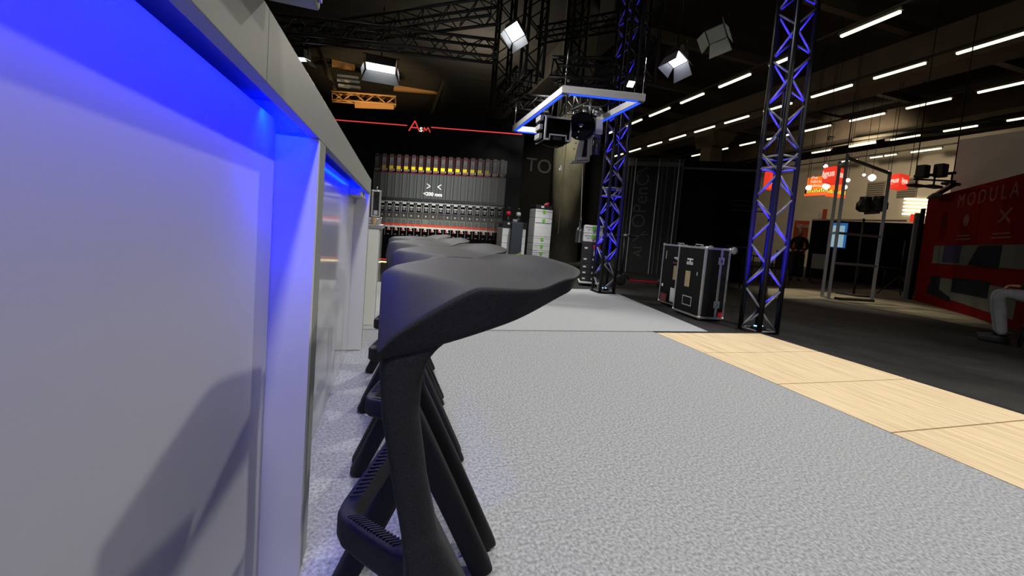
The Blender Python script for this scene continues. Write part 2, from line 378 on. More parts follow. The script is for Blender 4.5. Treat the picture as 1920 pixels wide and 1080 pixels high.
# ---------------------------------------------------------------- bar stools
def smooth01(x): x = max(0., min(1., x)); return x*x*(3-2*x)
def stool_seat():
    NU, NV = 34, 36; U0, U1, HW = -.112, .190, .236
    def outline(u01, t):
        um = U1 - .045*max(0, (abs(t)-.55)/.45)**2
        return U0+(um-U0)*u01
    def half(u01): return HW-.020*smooth01((u01-.62)/.38)
    def top(u01, t):
        s = max(0, min(1, (.46-u01)/.46)); a = abs(t)
        k = max(0., s+a-1.0)
        z = .797 - .068*(k**1.1)
        z -= .006*s*s
        z -= .010*max(0, 1-u01/.10)**2
        z += .028*smooth01((u01-.76)/.24)*(1-.45*a*a)
        z += .004*math.sin(math.pi*min(1, u01/.75))*(a**2)*0
        return z
    def bot(u01, t):
        uu = (outline(u01, t)-U0)/.30; zb = .704+.052*uu+.057*uu*uu
        return min(zb+.012*(1-abs(t))*0, top(u01, t)-.014)
    m = MB(); vs = []; idx = {}
    def put(p): vs.append(p); return len(vs)-1
    G = []; B = []
    for i in range(NU+1):
        u01 = i/NU; r1 = []; r2 = []
        for j in range(NV+1):
            t = -1+2*j/NV; h = half(u01)
            r1.append(put((outline(u01, t), t*h, top(u01, t))))
            r2.append(put((outline(u01, t)*.985, t*h*.965, bot(u01, t))))
        G.append(r1); B.append(r2)
    fs = []
    for i in range(NU):
        for j in range(NV):
            fs.append((G[i][j], G[i+1][j], G[i+1][j+1], G[i][j+1]))
            fs.append((B[i][j], B[i][j+1], B[i+1][j+1], B[i+1][j]))
    ring = [(0, j) for j in range(NV)]+[(i, NV) for i in range(NU)]+[(NU, j) for j in range(NV, 0, -1)]+[(i, 0) for i in range(NU, 0, -1)]
    mid = {}
    def rows(i, j):
        a, b = V(vs[G[i][j]]), V(vs[B[i][j]])
        if (i, j) not in mid:
            mid[(i, j)] = [put(tuple(a.lerp(b, f))) for f in (.12, .5, .88)]
        return [G[i][j]]+mid[(i, j)]+[B[i][j]]
    n = len(ring)
    for k in range(n):
        a = rows(*ring[k]); b = rows(*ring[(k+1) % n])
        for q in range(4): fs.append((a[q], b[q], b[q+1], a[q+1]))
    m.add(vs, fs, True); return m
stool0 = thing('bar_stool', (0, 0, 0), 'black plastic bar stool nearest the camera with its whole seat in view', 'bar stool', 'black bar stools in a row along the counters')
o = stool_seat().build('seat', M['stool'], stool0)
sd = o.modifiers.new('s', 'SUBSURF'); sd.levels = 1; sd.render_levels = 1; bake(o)
def remesh(o, vs=.005, it=8, floor=False):
    r = o.modifiers.new('r', 'REMESH'); r.mode = 'VOXEL'; r.voxel_size = vs
    sm = o.modifiers.new('s', 'SMOOTH'); sm.iterations = it; sm.factor = .5
    bake(o)
    for v in o.data.vertices: v.co.z = max(v.co.z, .0008)
    return o
for sg in (-1, 1):
    m = MB(); v = .203*sg
    m.rsweep([(-.074, v, .722), (-.082, v, .695), (-.079, v, .63), (-.062, v, .54), (-.047, v, .475), (-.033, v, .41), (-.022, v, .36)], [.044, .048, .052, .052, .052, .052, .052], [.052, .054, .046, .044, .046, .054, .060], (0, 1, 0))
    m.prism([(a_, v-.023, b_) for a_, b_ in ((-.104, .716), (-.09, .730), (-.03, .742), (-.012, .742), (-.020, .730), (-.040, .715), (-.051, .698), (-.057, .672), (-.10, .665))], (0, .046, 0))
    m.rsweep([(-.045, v, .46), (-.012, v, .385), (.080, v, .20), (.175, v, .004)], [.058, .058, .052, .048], [.05, .058, .056, .054], (0, 1, 0))
    m.rsweep([(-.040, v, .45), (-.030, v, .35), (-.10, v, .17), (-.176, v, .004)], [.058, .058, .052, .048], [.05, .058, .052, .046], (0, 1, 0))
    o = m.build('leg', M['stool'], stool0); remesh(o, .005, 7)
m = MB()
path = [(-.040, -.190, .385), (-.062, -.160, .378), (-.105, -.085, .355), (-.140, -.022, .338), (-.147, 0, .336), (-.140, .022, .338), (-.105, .085, .355), (-.062, .160, .378), (-.040, .190, .385)]
m.rsweep(path, [.062, .05, .05, .05, .05, .05, .05, .05, .062], [.030]*9, (0, 0, 1), 4, .3)
fr = m.build('footrest', M['stool'], stool0); remesh(fr, .004, 3)
for sg in (-1, 1):
    m = MB()
    for k in range(16):
        f = (k+.5)/16; p = V((-.062, .152*sg, .402)).lerp(V((-.136, .022*sg, .3635)), f)
        m.bar(p+V((-.010, 0, 0)), p+V((.010, 0, 0)), .0028, .0035)
    m.build('grip_ribs', M['stool'], fr)
stools = [(.093, .720, 1.5, None), (.105, 1.200, 3.0, 'second black plastic bar stool from the camera, behind the nearest one'),
          (.085, 1.672, 2.5, 'third black plastic bar stool from the camera'), (.080, 2.160, 1.0, 'farthest black plastic bar stool in the row, seat partly hidden')]
for i, (x, y, a, lb) in enumerate(stools):
    s = stool0 if i == 0 else copy_tree(stool0)
    s.location = (x, y, 0); s.rotation_euler = (0, 0, math.radians(a))
    if lb: s['label'] = lb

# ---------------------------------------------------------------- truss work
def truss_span(name, p0, p1, size, label, cat='truss', group=None, ref=(0, 0, 1), mchord='truss', mlat='lattice', pitch=.5, rc=.026, rl=.011, phase=0, collars=()):
    p0, p1 = V(p0), V(p1); d = (p1-p0); L = d.length; n = d.normalized(); u = V(ref)
    a = n.cross(u)
    if a.length < 1e-4: a = V((1, 0, 0))
    a.normalize(); b = a.cross(n).normalized()
    root = thing(name, p0, label, cat, group)
    cs = [(a*sx+b*sy)*size/2 for sx, sy in ((-1, -1), (1, -1), (1, 1), (-1, 1))]
    for c in cs: MB().tube([p0+c, p1+c], rc, 10).build('chord', M[mchord], root)
    N = max(2, int(round(L/(pitch/2))))
    for k in range(4):
        m = MB(); A, B = cs[k], cs[(k+1) % 4]
        for i in range(N):
            f0, f1 = L*i/N, L*(i+1)/N
            q0, q1 = (A, B) if (i+k+phase) % 2 == 0 else (B, A)
            m.tube([p0+q0+n*(f0+.012), p0+q1+n*(f1-.012)], rl, 6)
        m.build('lattice', M[mlat], root)
    for z in collars:
        m = MB()
        for k in range(4):
            m.tube([p0+cs[k]+n*z, p0+cs[(k+1) % 4]+n*z], .012, 6)
        m.build('collar_frame', M[mlat], root)
    for z in [0.02, L-.02]:
        m = MB()
        for k in range(4): m.tube([p0+cs[k]+n*z, p0+cs[(k+1) % 4]+n*z], .011, 6)
        m.build('end_frame', M[mlat], root)
    return root
TN, TF = (3.955, 3.46), (3.30, 5.80)
t1 = truss_span('truss_tower', (TN[0], TN[1], HF+.01), (TN[0], TN[1], 4.7), .245, 'tall black truss tower with blue lit lattice, standing by the corner of the oak boards', 'truss tower', ref=(0, 1, 0), collars=(1.80, 1.92))
box((TN[0]-.16, TN[1]-.10, HF), (TN[0]+.16, TN[1]+.16, HF+.009)).build('base_plate', M['truss'], t1)
t2 = truss_span('truss_tower', (TF[0], TF[1], .01), (TF[0], TF[1], 4.7), .245, 'black truss tower with blue lit lattice farther back at the corner of the pale carpet', 'truss tower', ref=(0, 1, 0), phase=1, collars=(1.55, 1.67))
box((TF[0]-.16, TF[1]-.16, -.001), (TF[0]+.16, TF[1]+.16, .009)).build('base_plate', M['truss'], t2)
def uplight(x, y, z, label, w):
    u = thing('led_uplight', (x, y, z), label, 'LED light', 'blue uplights in the truss towers')
    box((x-.075, y-.035, z), (x+.075, y+.035, z+.055)).build('housing', M['darkplastic'], u, .004)
    for k in (-1, 0, 1): MB().cyl((x+k*.045, y, z+.056), (x+k*.045, y, z+.062), .015).build('led', M['bluedot'], u)
    d = area('uplight_beam', (x, y, z+.09), (0, 0, 1), .14, .06, w, (.02, .01, 1.0), .55)
uplight(TN[0], TN[1], HF+.010, 'small blue LED uplight at the foot of the nearer truss tower', 11)
uplight(TF[0], TF[1], .010, 'small blue LED uplight at the foot of the farther truss tower', 8)
# added blue lights without a fixture, so the upper lattice turns blue too
area('tower_blue_fill', (TN[0], TN[1], 1.95), (0, 0, 1), .12, .12, 9, (.02, .01, 1.0), .5)
area('tower_blue_fill', (TF[0], TF[1], 1.70), (0, 0, 1), .12, .12, 7, (.02, .01, 1.0), .5)

# black truss box hung over the stage
bx = [V((1.807, 5.901, 3.150)), V((3.089, 4.966, 3.000)), V((2.88, 6.85, 3.0)), V((1.753, 7.647, 3.150))]
tg = 'black trusses hung above the stage'
def hang(a, b, lb, mt='truss_back', **k): return truss_span('hanging_truss', a, b, .27, lb, 'truss', tg, mchord=mt, mlat=mt, **k)
z15 = V((0, 0, .15))
def inset(a, b, e=.34): d = (b-a).normalized()*e; return a+d, b-d
hang(*inset(bx[0]+z15, bx[1]+z15), 'black horizontal truss above the near edge of the blue square light frame')
hang(*inset(bx[0]+z15, bx[3]+z15), 'black horizontal truss running back above the left of the blue square light frame')
hang(*inset(bx[1]+z15, bx[2]+z15), 'black horizontal truss running back above the right of the blue square light frame')
hang(*inset(bx[3]+z15, bx[2]+z15), 'black horizontal truss above the far edge of the blue square light frame')
for p, lb in zip(bx, ('front left', 'front right', 'rear right', 'rear left')):
    hang(p+V((0, 0, 0)), p+V((0, 0, 2.6)), 'black upright truss rising from the %s corner of the hanging truss box' % lb, ref=(0, 1, 0))
hang(V((-2.180, 7.706, 3.900)), V((1.510, 6.927, 3.900)), 'long black horizontal truss across the top left above the dark wall', 'truss_left')
hang(V((-2.037, 9.007, 4.300)), V((1.308, 6.430, 4.300)), 'black horizontal truss highest at the top left of the view', 'truss_left')
hang(V((3.010, 9.475, 5.600)), V((4.814, 7.697, 5.600)), 'black horizontal truss high above the blue square frame, nearest the top edge')

# square light frame hanging
fz = 2.70
fc = [V((1.93, 7.05, fz)), V((1.94, 4.84, fz)), V((2.925, 4.62, fz)), V((2.935, 6.80, fz))]
lf = thing('hanging_light_square', (2.43, 5.8, fz), 'square aluminium light frame with a blue LED line, hanging over the stage', 'light frame')
for k in range(4):
    a, b = fc[k], fc[(k+1) % 4]; d_ = (b-a).normalized()*.03; inn = ((fc[0]+fc[2])/2-(a+b)/2).normalized()
    MB().bar(a-d_*(k % 2), b+d_*(k % 2), .07, .09).build('frame_bar', M['alulight'], lf, .003)
    MB().bar(a+d_*2-V((0, 0, .05)), b-d_*2-V((0, 0, .05)), .030, .010).build('led_strip', M['bluestrip'], lf)
for p in fc: MB().tube([p+V((0, 0, .045)), p+V((0, 0, .50))], .004, 6).build('hanger', M['steel'], lf)

# hanging exhibit: case, machine, rope and bottle
hc = thing('hanging_case', (1.981, 5.600, 2.171), 'black box with silver edge profiles hanging under the blue light frame', 'case')
A, B, D_ = V((1.985, 5.600, 2.584)), V((2.414, 5.600, 2.604)), V((1.992, 5.600, 2.234))
ex = (B-A).normalized(); ez = V((0, 0, 1)); wid = (B-A).length; hei = A.z-D_.z; ey = V((-ex.y, ex.x, 0)).normalized()
o0 = V((A.x, A.y, D_.z)); ez_ = ez
MB().frame(o0, ex*wid, ey*.36, ez*hei).build('body', M['caseblack'], hc, .004)
mb = MB(); t = .028
for q in (o0, o0+ex*(wid-t)): mb.frame(q-ey*.006, ex*t, ey*.37, ez*hei)
mb.frame(o0-ey*.006+ez*(hei-t)+ex*t, ex*(wid-2*t), ey*.37, ez*t)
mb.build('edge_profile', M['alulight'], hc, .003)
mb = MB(); y0 = o0-ey*.012
mb.frame(y0, ex*.09, ey*.006, ez*t); mb.frame(y0+ex*.075, ex*t*.7, ey*.006, ez*.085); mb.frame(y0+ex*.075+ez*.075, ex*(wid-.15), ey*.006, ez*.02)
mb.frame(y0+ex*(wid-.075-t*.7), ex*t*.7, ey*.006, ez*.085); mb.frame(y0+ex*(wid-.09), ex*.09, ey*.006, ez*t)
mb.build('lower_profile', M['alulight'], hc)
MB().frame(y0+ex*.14+ez*.012, ex*.14, ey*.008, ez*.05).build('recessed_grip', M['darkplastic'], hc, .006)
mb = MB()
for k in range(3): mb.frame(o0-ex*.06+ez*(.03+k*.13)+ey*.05, ex*.05, ey*.2, ez*.075)
mb.build('side_fittings', M['alu_grey'], hc, .003)
MB().tube([o0+ex*.05+ey*.2-ez*.01, o0+ex*.15+ey*.2-ez*.045, o0+ex*.3+ey*.2-ez*.05, o0+ex*(wid-.03)+ey*.2-ez*.01], .012, 8).build('carry_strap', M['darkplastic'], hc)
for f in (.1, .9): MB().tube([o0+ex*wid*f+ey*.18+ez*hei, o0+ex*wid*f+ey*.18+ez*(hei+.42)], .004, 6).build('hanger', M['steel'], hc)
mc = thing('machine', (2.624, 5.600, 2.338), 'grey industrial machine with a dark round disc hanging beside the black case', 'machine')
P = lambda x, z, y=0: V((2.43+x, 5.60+y, 2.0+z))
cdisc = V((2.539, 5.550, 2.503))
MB().lathe(cdisc, [(.0, -.03), (.17, -.03), (.20, -.01), (.205, .02), (.19, .04)], 36, (0.55, 1, .1)).build('round_disc', M['machdark'], mc)
MB().lathe(cdisc+V((-.03, -.045, -.003)), [(.03, -.006), (.035, .0), (.03, .02)], 18, (.55, 1, .1)).build('hub', M['steel'], mc)
mb = MB()
for k in range(5): mb.lathe(cdisc+V((-.045-.014*k, -.05, -.02-.085*k)), [(.012, -.008), (.014, .0), (.012, .012)], 10, (.55, 1, .1))
mb.build('bolts', M['alu'], mc)
arm = [(2.565, 5.580, 2.389), (2.724, 5.580, 2.388), (2.745, 5.580, 2.018), (2.503, 5.580, 1.972), (2.532, 5.580, 2.203)]
MB().prism(arm, (.03, .10, 0)).build('swing_arm', M['machgrey'], mc, .01)
MB().prism([(2.621, 5.570, 2.316), (2.673, 5.570, 2.323), (2.681, 5.570, 2.072), (2.603, 5.570, 2.062)], (.0, .006, 0)).build('arm_window', M['machdark'], mc)
MB().prism([(2.449, 5.580, 1.981), (2.725, 5.580, 2.039), (2.711, 5.580, 1.998), (2.452, 5.580, 1.957)], (.02, .12, 0)).build('foot_bracket', M['machgrey'], mc, .004)
MB().cyl((2.552, 5.550, 2.029), (2.584, 5.600, 2.040), .022).build('pivot_pin', M['steel'], mc)
MB().prism([(2.705, 5.600, 2.673), (2.793, 5.600, 2.679), (2.809, 5.600, 2.444), (2.712, 5.600, 2.430)], (.0, .22, 0)).build('gear_housing', M['machgrey'], mc, .008)
MB().prism([(2.704, 5.600, 2.421), (2.766, 5.600, 2.429), (2.781, 5.600, 2.113), (2.718, 5.600, 2.121)], (.0, .16, 0)).build('rear_column', M['machgrey'], mc, .006)
MB().prism([(2.804, 5.600, 2.665), (2.912, 5.600, 2.665), (2.926, 5.600, 2.445), (2.810, 5.600, 2.436)], (.0, .16, 0)).build('white_cover', M['purewhite'], mc, .008)
MB().prism([(2.776, 5.600, 2.415), (2.902, 5.600, 2.417), (2.905, 5.600, 2.386), (2.771, 5.600, 2.383)], (.0, .14, 0)).build('motor_flange', M['steel'], mc, .004)
MB().cyl((2.880, 5.670, 2.388), (2.877, 5.670, 2.153), .055).build('motor', M['darkplastic'], mc)
mb = MB(); 
mb.tube([(2.678, 5.600, 2.927), (2.675, 5.600, 2.700)], .02, 8); mb.tube([(2.567, 5.600, 2.815), (2.831, 5.600, 2.834)], .014, 8); mb.tube([(2.589, 5.600, 2.772), (2.606, 5.600, 2.689)], .03, 8)
mb.tube([(2.831, 5.600, 2.834), (2.902, 5.600, 2.759)], .018, 8); mb.tube([(2.732, 5.600, 2.756), (2.874, 5.600, 2.763)], .03, 8); mb.tube([(2.736, 5.600, 2.717), (2.861, 5.600, 2.713)], .02, 8)
mb.build('top_linkage', M['alu'], mc)
MB().prism([(2.522, 5.620, 2.665), (2.608, 5.620, 2.765), (2.714, 5.620, 2.687), (2.685, 5.620, 2.620), (2.546, 5.620, 2.598)], (.02, .06, 0)).build('yoke', M['machdark'], mc, .01)
MB().tube([(2.682, 5.600, 2.896), (2.66, 5.6, 3.10)], .005, 6).build('hanger', M['steel'], mc)
rp = thing('hanging_bottle', (2.703, 5.600, 0.778), 'grey steel bottle hanging on a long thin rope below the machine', 'bottle')
bb = V((2.694, 5.600, 0.778))
MB().lathe(bb, [(.045, 0), (.056, .006), (.056, .012), (.053, .02), (.053, .17), (.047, .20), (.022, .245), (.018, .25)], 24).build('bottle_body', M['bottle'], rp)
bt = bb+V((0, 0, .25)); rt = V((2.655, 5.630, 2.014))
MB().tube([bt+V((.0, 0, .0)), bt+V((-.012, 0, .03)), bt+V((-.012, 0, .10)), bt+V((0, 0, .13)), bt+V((.012, 0, .10)), bt+V((.012, 0, .03)), bt], .005, 6).build('shackle', M['steel'], rp)
MB().tube([bt+V((0, 0, .13)), rt], .005, 6).build('rope', M['rope'], rp)
pb = thing('hanging_weight', (2.349, 5.720, 1.860), 'small pale pendant hanging on a thin cord in front of the concrete column', 'pendant')
q = V((2.348, 5.720, 1.868))
MB().lathe(q, [(.012, -.03), (.03, -.02), (.032, .0), (.015, .03), (.01, .06)], 16).build('weight', M['casewhite'], pb)
MB().tube([q+V((0, 0, .06)), V((q.x, q.y, D_.z+.004))], .004, 6).build('cord', M['rope'], pb)

# ---------------------------------------------------------------- barn-door stage lamps
def lamp(loc, aim, size, label, lit=True, roll=0., doors=('top', 'bottom', 'left', 'right'), dm='door', hang_to=4.6, spreads=None, wide=1.0):
    L = thing('stage_lamp', loc, label, 'stage lamp', 'stage lamps with barn doors')
    f = (V(aim)-V(loc)).normalized(); r = f.cross(V((0, 0, 1))).normalized(); u = r.cross(f); c = V(loc); r, u = r*math.cos(roll)+u*math.sin(roll), u*math.cos(roll)-r*math.sin(roll); h = size/2; w = h*wide
    MB().frame(c-f*.16-r*w*.9-u*h*.9, f*.15, r*w*1.8, u*h*1.8).build('housing', M['darkplastic'], L, .006)
    MB().frame(c-f*.008-r*w*.86-u*h*.86, f*.012, r*w*1.72, u*h*1.72).build('lens', M['lampwhite' if lit else 'lampdim'], L)
    sp = spreads or {}
    for nm in doors:
        a = sp.get(nm, .7); 
        if nm in ('top', 'bottom'):
            sgn = 1 if nm == 'top' else -1; e = c+u*sgn*h; d = (f*math.cos(a)+u*sgn*math.sin(a))
            q = [e-r*w*.9, e+r*w*.9, e+r*w*1.15+d*size*.85, e-r*w*1.15+d*size*.85]
        else:
            sgn = 1 if nm == 'right' else -1; e = c+r*sgn*w; d = (f*math.cos(a)+r*sgn*math.sin(a))
            q = [e-u*h*.9, e+u*h*.9, e+u*h*1.0+d*size*.6, e-u*h*1.0+d*size*.6]
        nrm = (V(q[1])-V(q[0])).cross(V(q[2])-V(q[0])).normalized()
        MB().prism(q, nrm*.004).build('barn_door', M[dm], L)
    mb = MB(); mb.tube([c-f*.08-r*w, c-f*.08-r*w*1.1+V((0, 0, size*.6)), c-f*.08+r*w*1.1+V((0, 0, size*.6)), c-f*.08+r*w], .008, 6)
    mb.tube([c-f*.08+V((0, 0, size*.6)), c-f*.08+V((0, 0, hang_to-loc[2]))], .012, 6)
    mb.build('yoke', M['truss_back'], L)
    return L
lamp((1.433, 5.631, 3.650), (.3, 2.3, 0), .23, 'brightly lit stage lamp with pale barn doors above the dark display wall', doors=('bottom', 'right'), spreads={'bottom': .30, 'right': .25}, roll=-.6)
lamp((3.912, 5.363, 3.650), (2.9, 4.3, 0), .26, 'stage lamp with glowing white barn doors, right of the blue light frame', doors=('top', 'bottom', 'left', 'right'), spreads={'bottom': .45, 'left': .5, 'right': .5, 'top': .3}, roll=-.5)
lamp((4.074, 4.767, 3.800), (3.0, 2.8, 0), .25, 'unlit stage lamp with barn doors coloured as if lit pale green, highest on the right', lit=False, dm='doorlit', doors=('bottom', 'left', 'right'), spreads={'bottom': .3, 'left': .3, 'right': .7}, roll=-.5)
lamp((-0.429, 7.852, 3.600), (-.43, 7.05, 0), .23, 'wide lit stage lamp with white barn doors above the red lettering at the left', doors=('bottom', 'left', 'right'), spreads={'bottom': .45, 'left': .3, 'right': .3}, wide=2.5)
lamp((-1.776, 8.146, 3.600), (-1.6, 8.6, 0), .24, 'small stage lamp peeking out above the bar counter top edge', doors=('left', 'right'), spreads={})
lamp((2.935, 4.945, 2.980), (2.6, 3.0, 0), .10, 'tiny lamp clamped under the hanging black trusses above the blue frame corner', doors=(), hang_to=3.1)

# ---------------------------------------------------------------- dark display wall with the picture
TH = -.30; wo = V((-1.332, 9.5, 0)); wx = V((math.cos(TH), math.sin(TH), 0)); wn = V((math.sin(TH), -math.cos(TH), 0)); wz = V((0, 0, 1))
def WP(l, z, out=0.): return wo+wx*l+wz*z+wn*out
dw = thing('display_wall', tuple(WP(1.5, HF)), 'large black display wall with red line, red and white lettering and a lit machine picture', 'display wall')
MB().frame(WP(-2.2, HF, -.25), wx*6.22, -wn*-.25, wz*3.25).build('wall_panel', M['blackwall'], dw)
def wbox(l0, l1, z0, z1, o0, o1): return MB().frame(WP(l0, z0, o0), wx*(l1-l0), wz*(z1-z0), wn*(o1-o0))
wbox(-2.2, 1.50, 2.928, 2.946, .001, .012).build('red_line', M['redglow'], dw)
wbox(2.02, 3.97, 2.928, 2.946, .001, .012).build('red_line', M['redglow'], dw)
mb = MB(); W_ = .018
def stroke(mb, pts, w=.022):
    for (a, b) in zip(pts, pts[1:]):
        A, B = WP(a[0], a[1], .004), WP(b[0], b[1], .004)
        mb.bar(A, B, w, .010, up=wn)
stroke(mb, [(1.545, 2.83), (1.665, 3.045), (1.775, 2.83)]); stroke(mb, [(1.60, 2.905), (1.72, 2.905)])
mb.build('red_letter', M['redglow'], dw)
mb = MB(); stroke(mb, [(1.865, 2.83), (1.875, 2.925), (1.915, 2.86), (1.955, 2.93), (2.005, 2.83)], .018); mb.build('red_letter', M['redglow'], dw)
text('s', 'white_letter', M['whiteglow'], WP(1.772, 2.832, .006), wx, wz, .19, dw, .004, bold=.002)
wbox(-2.2, 3.97, .03, .045, .001, .012).build('red_line', M['redglow'], dw)
wbox(-2.2, 3.97, -.03, -.005, .03, .045).build('warm_floor_light', M['warmstrip'], dw)
# the lit picture: flat printed quads
def picture():
    vs, fs, cols = [], [], []
    def quad(l0, l1, z0, z1, c):
        k = len(vs); vs.extend([WP(l0, z0, .0026), WP(l1, z0, .0026), WP(l1, z1, .0026), WP(l0, z1, .0026)])
        fs.append((k, k+1, k+2, k+3)); cols.append(c)
    P_ = .159; L0 = .84; zoff = lambda i: (i-8)*.004
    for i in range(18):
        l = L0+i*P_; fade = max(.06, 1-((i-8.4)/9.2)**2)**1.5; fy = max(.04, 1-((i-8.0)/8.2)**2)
        z = zoff(i)
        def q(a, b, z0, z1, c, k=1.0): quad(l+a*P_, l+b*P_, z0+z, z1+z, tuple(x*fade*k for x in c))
        q(.12, .62, 2.15, 2.34, (.030, .026, .022)); q(.12, .62, 2.27, 2.30, (.10, .018, .015), fy); q(.12, .62, 2.16, 2.19, (.07, .062, .060)); q(.12, .17, 2.02, 2.30, (.09, .085, .08)); q(.57, .62, 2.02, 2.30, (.09, .085, .08))
        q(.17, .57, 2.19, 2.27, (.075, .07, .07)); q(.17, .57, 2.09, 2.15, (.055, .052, .06))
        q(.66, 1.0, 2.03, 2.32, (.020, .004, .004)); q(.10, .64, 2.025, 2.09, (.75*fy, .58*fy, .01)); q(.08, .66, 1.985, 2.025, (.16, .12, .09))
        q(-.02, .98, 1.945, 1.96, (.10, .015, .02)); q(.1, .66, 1.965, 1.98, (.12, .02, .02)); q(.74, .82, 1.985, 2.03, (.4, .36, .30))
        q(.0, .93, 1.42, 1.94, (.052, .054, .048)); q(.10, .22, 1.42, 1.94, (.075, .078, .070)); q(.30, .42, 1.42, 1.94, (.068, .070, .064)); q(.60, .64, 1.42, 1.94, (.03, .032, .03)); q(.72, .90, 1.42, 1.94, (.070, .075, .070)); q(.93, 1.0, 1.42, 1.94, (.012, .012, .012))
        q(.0, 1.0, 1.36, 1.42, (.02, .022, .024))
        q(.0, 1.0, 1.315, 1.345, (.17, .17, .165)); q(.2, .72, 1.285, 1.32, (.38, .38, .36)); q(.08, .16, 1.13, 1.28, (.22, .22, .21)); q(.78, .86, 1.13, 1.28, (.22, .22, .21)); q(.25, .7, 1.21, 1.235, (.33, .32, .30)); q(.3, .64, 1.15, 1.20, (.13, .12, .12))
        for k in range(4): q(.1+.22*k, .22+.22*k, 1.095, 1.12, (.12, .13, .13))
        q(.0, .96, .985, 1.085, (.045, .040, .036)); q(.42, .54, 1.02, 1.055, (.5, .42, .34))
        q(.06, .92, .865, .98, (.11, .115, .095)); q(.22, .76, .865, .955, (.072, .074, .066))
        q(.0, .97, .815, .862, (.42, .045, .022)); q(.0, .97, .775, .812, (.40, .38, .32)); q(.35, .66, .745, .77, (.45, .38, .35)); q(.28, .46, .705, .74, (.32, .04, .03)); q(.5, .72, .71, .735, (.4, .33, .3))
        q(-.035, .015, .60, 1.40, (.16, .15, .14)); q(.3, .6, .615, .63, (.12, .11, .10))
    me = bpy.data.meshes.new('lit_picture'); off = V(dw['_o'])
    # later quads lie a hair in front of earlier ones
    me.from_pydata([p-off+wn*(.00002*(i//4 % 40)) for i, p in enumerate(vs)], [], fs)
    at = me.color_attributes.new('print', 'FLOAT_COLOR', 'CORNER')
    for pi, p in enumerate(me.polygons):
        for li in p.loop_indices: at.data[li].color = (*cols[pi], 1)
    m = bpy.data.materials.new('backlit_print'); m.use_nodes = True; nt = m.node_tree; b = nt.nodes['Principled BSDF']
    a = nt.nodes.new('ShaderNodeAttribute'); a.attribute_name = 'print'
    b.inputs['Base Color'].default_value = (.01, .01, .01, 1); b.inputs['Roughness'].default_value = .6
    nt.links.new(a.outputs['Color'], b.inputs['Emission Color']); b.inputs['Emission Strength'].default_value = 1.8
    me.materials.append(m)
    o = bpy.data.objects.new('lit_picture', me); COL.objects.link(o); o.parent = dw
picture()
mb = MB(); stroke(mb, [(2.01, 1.74), (2.085, 1.69), (2.01, 1.64)], .016); stroke(mb, [(2.32, 1.74), (2.245, 1.69), (2.32, 1.64)], .016); mb.build('white_arrows', M['whiteglow'], dw)
text('<200 mm', 'white_lettering', M['whiteglow'], WP(2.15, 1.49, .006), wx, wz, .105, dw, .003, 'CENTER', bold=.003)

# black wall with grey letters and the concrete column
bwl = thing('booth_wall', (5.2, 14.4, HF), 'black booth wall with pale grey capital letters behind the concrete column', 'booth wall')
MB().frame((2.5, 14.3, HF), (5.2, 0, 0), (0, .2, 0), (0, 0, 4.3)).build('wall_panel', M['blackwall'], bwl)
text('TO', 'grey_lettering', M['greytextlight'], (4.457, 14.290, 3.135), (1, 0, 0), (0, 0, 1), .72, bwl, .004)
col = thing('column', (5.65, 13.3, HF), 'thick round concrete column behind the stacked boxes', 'column')
MB().cyl((5.62, 13.0, HF), (5.62, 13.0, 9.3), .56, 48).build('shaft', M['concrete'], col)
MB().box((5.2, 12.44, .9), (5.215, 12.46, 9.2)).build('joint_line', M['beam'], col)

# ---------------------------------------------------------------- boxes in front of the display wall
BY = 8.55
def crate(x0, x1, y0, y1, z0, z1, label, body='casewhite', latch=True, group='pale tool boxes in the middle stack', rot=None):
    b = thing('tool_box', ((x0+x1)/2, (y0+y1)/2, z0), label, 'tool box', group)
    box((x0, y0, z0+.001), (x1, y1, z1-.004)).build('body', M[body], b, .006)
    box((x0+.01, y0-.004, z0+(z1-z0)*.72), (x1-.01, y0-.0005, z0+(z1-z0)*.745)).build('lid_gap', M['darkplastic'], b)
    if latch:
        cx = (x0+x1)/2
        MB().prism([(cx-.035, y0-.012, z1-.02), (cx+.035, y0-.012, z1-.02), (cx+.035, y0-.012, z1-.075), (cx, y0-.012, z1-.115), (cx-.035, y0-.012, z1-.075)], (0, .011, 0)).build('latch', M['green'], b, .003)
    for sx in (x0+.05, x1-.09): box((sx, y0-.006, z0+(z1-z0)*.5), (sx+.05, y0-.0005, z0+(z1-z0)*.5+.018)).build('label_holder', M['purewhite'], b)
    return b
def stack(x0, x1, y0, y1, z, hs, labels, **k):
    for h, lb in zip(hs, labels):
        crate(x0, x1, y0, y1, z, z+h, lb, **k); z += h
    return z
zt = stack(2.99, 3.40, BY, BY+.42, .03, [.13, .16, .16, .16, .16, .42, .20], ['pale grey tool box at the foot of the middle stack', 'pale grey tool box second from the floor in the middle stack', 'pale grey tool box third from the floor in the middle stack', 'pale grey tool box fourth from the floor in the middle stack', 'pale grey tool box just under the tall plain one in the middle stack', 'tallest pale grey tool box with a smooth front in the middle stack', 'topmost pale grey tool box of the middle stack with a green latch'])
rb = thing('roller_board', (3.2, BY+.2, HF), 'low black roller board under the middle stack of pale boxes', 'roller board')
box((2.98, BY, .0), (3.41, BY+.43, .028)).build('deck', M['darkplastic'], rb)
for sx in (3.02, 3.37):
    for sy in (BY+.05, BY+.38): MB().cyl((sx-.012, sy, -.014), (sx+.012, sy, -.014), .0155, 12).build('wheel', M['darkplastic'], rb)
tb = thing('tool_tray', (3.2, BY+.2, zt), 'black tool tray with white tag on top of the middle stack of pale boxes', 'tool tray')
box((3.0, BY+.02, zt+.001), (3.39, BY+.4, zt+.09)).build('tray', M['darkplastic'], tb, .006)
